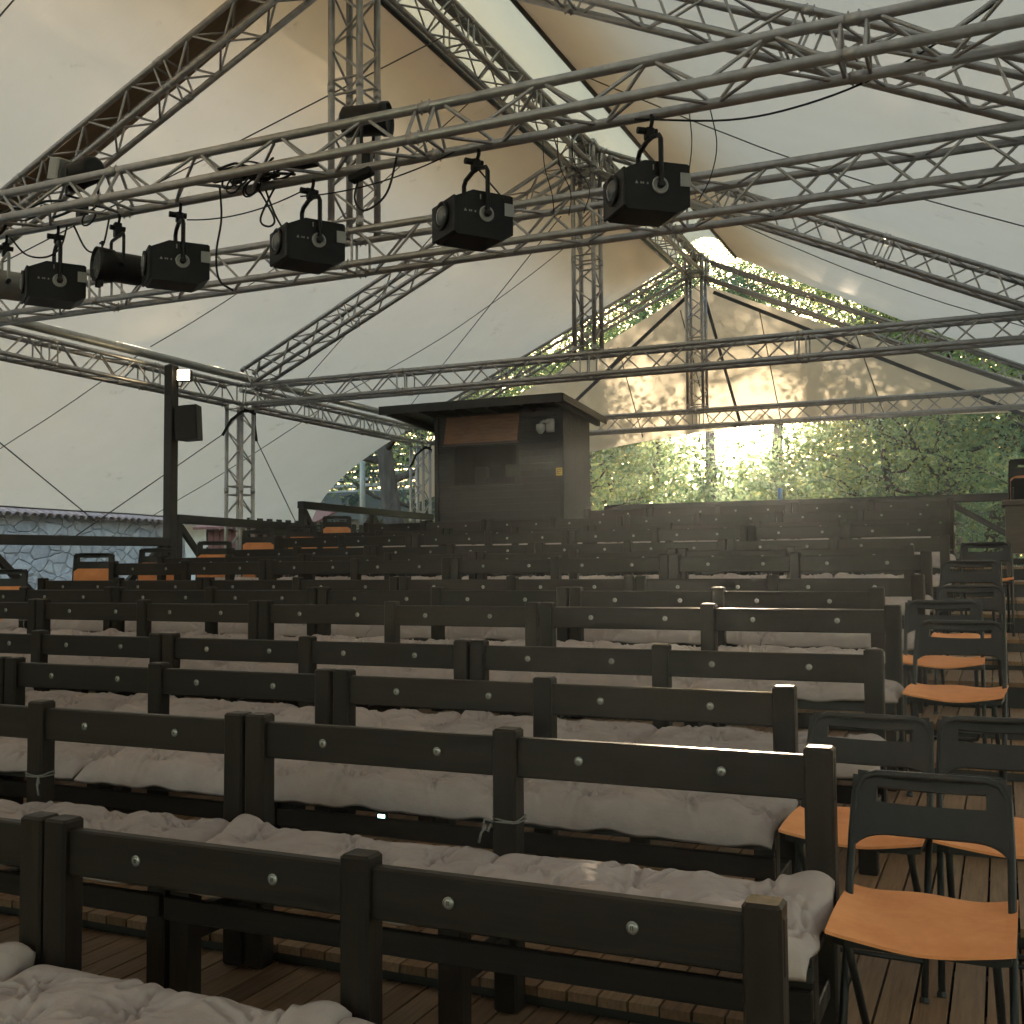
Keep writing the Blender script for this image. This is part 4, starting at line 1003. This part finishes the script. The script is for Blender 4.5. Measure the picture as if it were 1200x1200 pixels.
def limb_tree(rs, H, lean, r0, nl, spread, tlo=.22):
    """tapered trunk with limbs; returns MB and limb tips"""
    m = MB(); pts = []; rad = []
    for i in range(9):
        t = i/8; pts.append(Vector((lean*t*H*.2+.12*math.sin(t*5+lean*9), .10*math.sin(t*4), H*.92*t))); rad.append(r0*(1-.82*t)*(1+.5*math.exp(-t*14)))
    m.path(pts, 0, 9, radii=rad); tips = []
    for k in range(nl):
        t = tlo+(.94-tlo)*k/nl+rs.uniform(-.03,.03); i = min(7, int(t*8)); b = pts[i].lerp(pts[i+1], t*8-i)
        az = k*2.4+rs.uniform(-.5,.5); ln = spread*(1-.55*t)*rs.uniform(.75,1.15); el = rs.uniform(.1,.75)
        d = Vector((math.cos(az)*math.cos(el), math.sin(az)*math.cos(el), math.sin(el)))
        q = [b, b+d*ln*.35+Vector((0,0,-.05*ln)), b+d*ln*.7+Vector((0,0,.03*ln)), b+d*ln]
        rr = r0*(1-.8*t)*.5; m.path(q, 0, 6, radii=[rr, rr*.7, rr*.42, rr*.12])
        tips += [q[1].lerp(q[2], .5), q[2], q[3]]
        for s in range(3):
            a2 = az+rs.uniform(-1.2,1.2); e2 = rs.uniform(-.2,.7); s0 = q[1].lerp(q[3], rs.uniform(.2,.8)); d2 = Vector((math.cos(a2)*math.cos(e2), math.sin(a2)*math.cos(e2), math.sin(e2)))
            l2 = ln*rs.uniform(.25,.5); m.path([s0, s0+d2*l2*.5, s0+d2*l2+Vector((0,0,.05))], 0, 5, radii=[rr*.35, rr*.22, rr*.06]); tips += [s0+d2*l2*.6, s0+d2*l2]
    tips.append(pts[-1])
    return m, tips
def leaf_cloud(centers, per, rad, size, rng, droop=.3, flat=.75):
    C = np.repeat(np.array([tuple(c) for c in centers]), per, axis=0); n = len(C)
    d = rng.normal(size=(n,3)); d /= np.linalg.norm(d, axis=1)[:,None]
    rr = np.repeat(rng.uniform(.6,1.35,len(centers))*rad, per)*rng.uniform(0,1,n)**.45
    P = C+d*rr[:,None]*np.array([1,1,flat])
    nr = rng.normal(size=(n,3))+np.array([0,0,.9]); nr /= np.linalg.norm(nr, axis=1)[:,None]
    a = np.cross(nr, rng.normal(size=(n,3))); a /= np.linalg.norm(a, axis=1)[:,None]; b = np.cross(nr, a)
    s = rng.uniform(.6,1.25,n)[:,None]*size; w = s*.52
    V = np.stack([P-a*s*.5, P-a*s*.05+b*w*.5, P+a*s*.5-nr*s*droop*.4, P-a*s*.05-b*w*.5], axis=1).reshape(-1,3)
    return V, n
def quads(name, V, n, mt):
    me = bpy.data.meshes.new(name); me.vertices.add(len(V)); me.vertices.foreach_set('co', V.astype('f').ravel())
    me.loops.add(n*4); me.loops.foreach_set('vertex_index', np.arange(n*4, dtype='i'))
    me.polygons.add(n); me.polygons.foreach_set('loop_start', np.arange(0, n*4, 4, dtype='i')); me.polygons.foreach_set('loop_total', np.full(n, 4, dtype='i'))
    me.update(calc_edges=True); me.materials.append(mt); return me
protos = []
for i, (H, r0, nl, spread, mt, per, rad, size) in enumerate(((13,.26,22,4.6,0,52,.95,.16),(11,.2,20,4.0,1,52,.95,.15),(15,.3,26,4.2,0,50,1.0,.16),(9,.14,18,3.2,1,50,.9,.14))):
    rs_ = random.Random(100+i); rng = np.random.default_rng(50+i)
    m, tips = limb_tree(rs_, H, rs_.uniform(-.6,.6), r0, nl, spread)
    tm = m.mesh('trunk', M_BARK, True); V, n = leaf_cloud(tips, per, rad, size, rng)
    protos.append((tm, quads('crown', V, n, M_LEAF[mt])))
# high-crowned tree
m, tips = limb_tree(random.Random(140), 14, .3, .30, 24, 4.6, .50); V, n = leaf_cloud(tips, 60, .95, .16, np.random.default_rng(61))
HIGH = (m.mesh('trunk', M_BARK, True), quads('crown', V, n, M_LEAF[0]))
# spruce
rng = np.random.default_rng(9); m = MB().path([(0,0,0),(0,0,7),(0,0,15)], 0, 8, radii=[.24,.14,.02]); cs = []
for k in range(150):
    z = 1.2+13.5*(k/150); az = k*2.4; ln = 3.0*(1-z/15.5)*random.uniform(.8,1.1)
    if k % 3 == 0: m.path([(0,0,z),(math.cos(az)*ln*.5, math.sin(az)*ln*.5, z-.1),(math.cos(az)*ln, math.sin(az)*ln, z-.45)], 0, 5, radii=[.04,.025,.005])
    for t in (.3,.55,.8,1.0): cs.append((math.cos(az)*ln*t, math.sin(az)*ln*t, z-.45*t*t))
V, n = leaf_cloud(cs, 34, .42, .15, rng, .6, .45); protos.append((m.mesh('trunk', M_BARK, True), quads('crown', V, n, M_LEAF[2])))
protos.append(HIGH)
def tree(i, x, y, rz, s, label, cat='tree', z=None, name='broadleaf_tree'):
    tm, cm = protos[i]; t = thing(name, label, cat, (x, y, (gz(x, y)-.05) if z is None else z), rz, 'trees behind the theatre'); t.scale = (s, s, s)
    for nm_, me in (('trunk', tm), ('crown', cm)):
        o = bpy.data.objects.new(nm_, me); COL.objects.link(o); o.parent = t
    return t
def az_pos(px, d):
    a = math.atan((px-600)/CAMF)-YAW; return d*math.sin(a), d*math.cos(a)
TR = [(3,655,24,.3,.75,'leafy tree mostly hidden behind the cabin'),
      (3,690,22.5,1.7,.6,'slender low tree just right of the cabin roof edge'),
      (3,728,29,2.6,.8,'leafy low tree nearest the cabin wall on its right'),
      (3,1052,24,4.0,.85,'bright young tree right of the sun over the blue can'),
      (5,838,28,2.0,.66,'high crowned tree whose bare trunk stands left under the sun'),
      (5,908,30,.6,.70,'high crowned tree arching over the sun from the right'),
      (5,775,31,4.1,.74,'high crowned tree between the cabin and the sun'),
      (3,1003,30,2.0,.75,'small young tree close right of the sun'),
      (1,1112,27,5.1,.95,'mid green tree right of the centre of the back railing'),
      (4,1085,30,.4,1.05,'dark spruce tree near the right corner railing'),
      (1,1115,23,2.2,.8,'yellow green sunlit tree before the dark spruce'),
      (2,1172,26,3.3,1.0,'tall tree with dark straight trunk near the right edge'),
      (0,1260,24,.9,1.0,'leafy tree at the right frame edge'),
      (3,1215,20.5,4.4,.75,'low leafy tree behind the brown cart'),
      (2,1065,40,1.3,1.0,'tall far tree right of the sun'),
      (0,1070,42,3.9,1.1,'far broad tree in the middle of the back row'),
      (0,1130,41,.2,1.2,'far broad tree behind the dark spruce'),
      (0,575,31,.7,1.0,'tall tree left of the cabin showing through the rear slot'),
      (2,468,21.5,1.1,.68,'thick trunked tree left of the cabin behind the corner column'),
      (4,425,30,2.0,.9,'dark conifer above the striped house roof'),
      (1,500,27,3.1,.9,'bushy green tree behind the rear corner column'),
      (2,1330,34,2.1,1.2,'tall tree outside the right slope'),]
for i, px, d, rz, s, lab in TR:
    x, y = az_pos(px, d); tree(i, x, y, rz, s, lab, name='spruce_tree' if i == 4 else 'broadleaf_tree')
# undergrowth just behind the back railing and the far wood
rng = np.random.default_rng(77)
cs = [];
for k in range(760):
    px = rng.uniform(420,1330); d = rng.uniform(21,30); x, y = az_pos(px, d)
    if px < 560 and d < 26: continue
    cs.append((x, y, gz(x, y)+rng.uniform(.1,1)*(3.0 if abs(px-866) < 45 else 3.8)))
V, n = leaf_cloud(cs, 55, .8, .13, rng); o = bpy.data.objects.new('undergrowth', quads('undergrowth', V, n, M_LEAF[0])); COL.objects.link(o); o['kind'] = 'stuff'
cs = []
for k in range(1000):
    px = rng.uniform(-900,1900) if k < 500 else rng.uniform(600,1300); d = rng.uniform(52,72); x, y = az_pos(px, d); top = 7.6+1.2*math.sin(px*.013)+.8*math.sin(px*.041+1)+(4 if px < 820 else 0)
    if px < 250 or px > 1500: top *= 1.5
    if px > 905: top -= 2.3
    if abs(px-868) < 70: top = 4.2
    cs.append((x, y, rng.uniform(0, 1)**.8*top))
for k in range(700):  # unseen foliage behind the camera, added to block sky light on the front benches
    an = rng.uniform(math.pi*.97, math.pi*2.03); d = rng.uniform(17,26)
    cs.append((d*math.cos(an)*1.3-3, d*math.sin(an)-1, -1.5+rng.uniform(0,1)**.8*15))
V, n = leaf_cloud(cs, 70, 2.2, .5, rng); o = bpy.data.objects.new('far_wood', quads('far_wood', V, n, M_LEAF[0])); COL.objects.link(o); o['kind'] = 'stuff'

# ------------------------------------------------------------------ light
SUN_EL, SUN_AZ = R(7.05), R(-12.38)       # azimuth measured from +Y towards +X
sd = Vector((math.cos(SUN_EL)*math.sin(SUN_AZ), math.cos(SUN_EL)*math.cos(SUN_AZ), math.sin(SUN_EL)))
m = MB().lathe([(.001,-1)]+[(math.sin(t), -math.cos(t)) for t in np.linspace(.15, math.pi-.15, 16)]+[(.001,1)], 24, Matrix.Scale(11.0, 4))
so = m.build('sun', M_SUN, None, True, sd*900); so['kind'] = 'structure'
ld = bpy.data.lights.new('sun_lamp', 'SUN'); ld.energy = 3.2; ld.angle = R(.6); ld.color = (1,.80,.55)
lo = bpy.data.objects.new('sun_lamp', ld); COL.objects.link(lo); lo.rotation_euler = (-sd).to_track_quat('-Z', 'Y').to_euler()
w = bpy.data.worlds.new('World'); scene.world = w; w.use_nodes = True; nt = w.node_tree
sky = nt.nodes.new('ShaderNodeTexSky'); sky.sky_type = 'NISHITA'; sky.sun_disc = False; sky.sun_elevation = SUN_EL; sky.sun_rotation = SUN_AZ
sky.air_density = 1.0; sky.dust_density = 2.0; sky.ozone_density = 0.5
nt.links.new(sky.outputs[0], nt.nodes['Background'].inputs[0]); nt.nodes['Background'].inputs[1].default_value = .15
vs_ = scene.view_settings; vs_.view_transform = 'Standard'; vs_.look = 'None'; vs_.exposure = 2.70; vs_.gamma = 1; vs_.use_curve_mapping = False
cy = scene.cycles; cy.max_bounces = 10; cy.diffuse_bounces = 4; cy.transmission_bounces = 8; cy.transparent_max_bounces = 8; cy.use_denoising = True
cy.sample_clamp_indirect = 6; cy.caustics_reflective = False; cy.caustics_refractive = False

# thin haze, added for the veiling glow around the sun
hz = bpy.data.materials.new('glow_haze'); hz.use_nodes = True; nt = hz.node_tree; nt.nodes.clear()
pv = nt.nodes.new('ShaderNodeVolumePrincipled'); ou = nt.nodes.new('ShaderNodeOutputMaterial'); nt.links.new(pv.outputs[0], ou.inputs['Volume'])
pv.inputs['Color'].default_value = (.86,.93,1,1); pv.inputs['Density'].default_value = .00065; pv.inputs['Anisotropy'].default_value = .70
ho = MB().box(-112,112,-62,112,-3.2,18.5).build('haze', hz); ho['kind'] = 'stuff'
cy.volume_bounces = 0
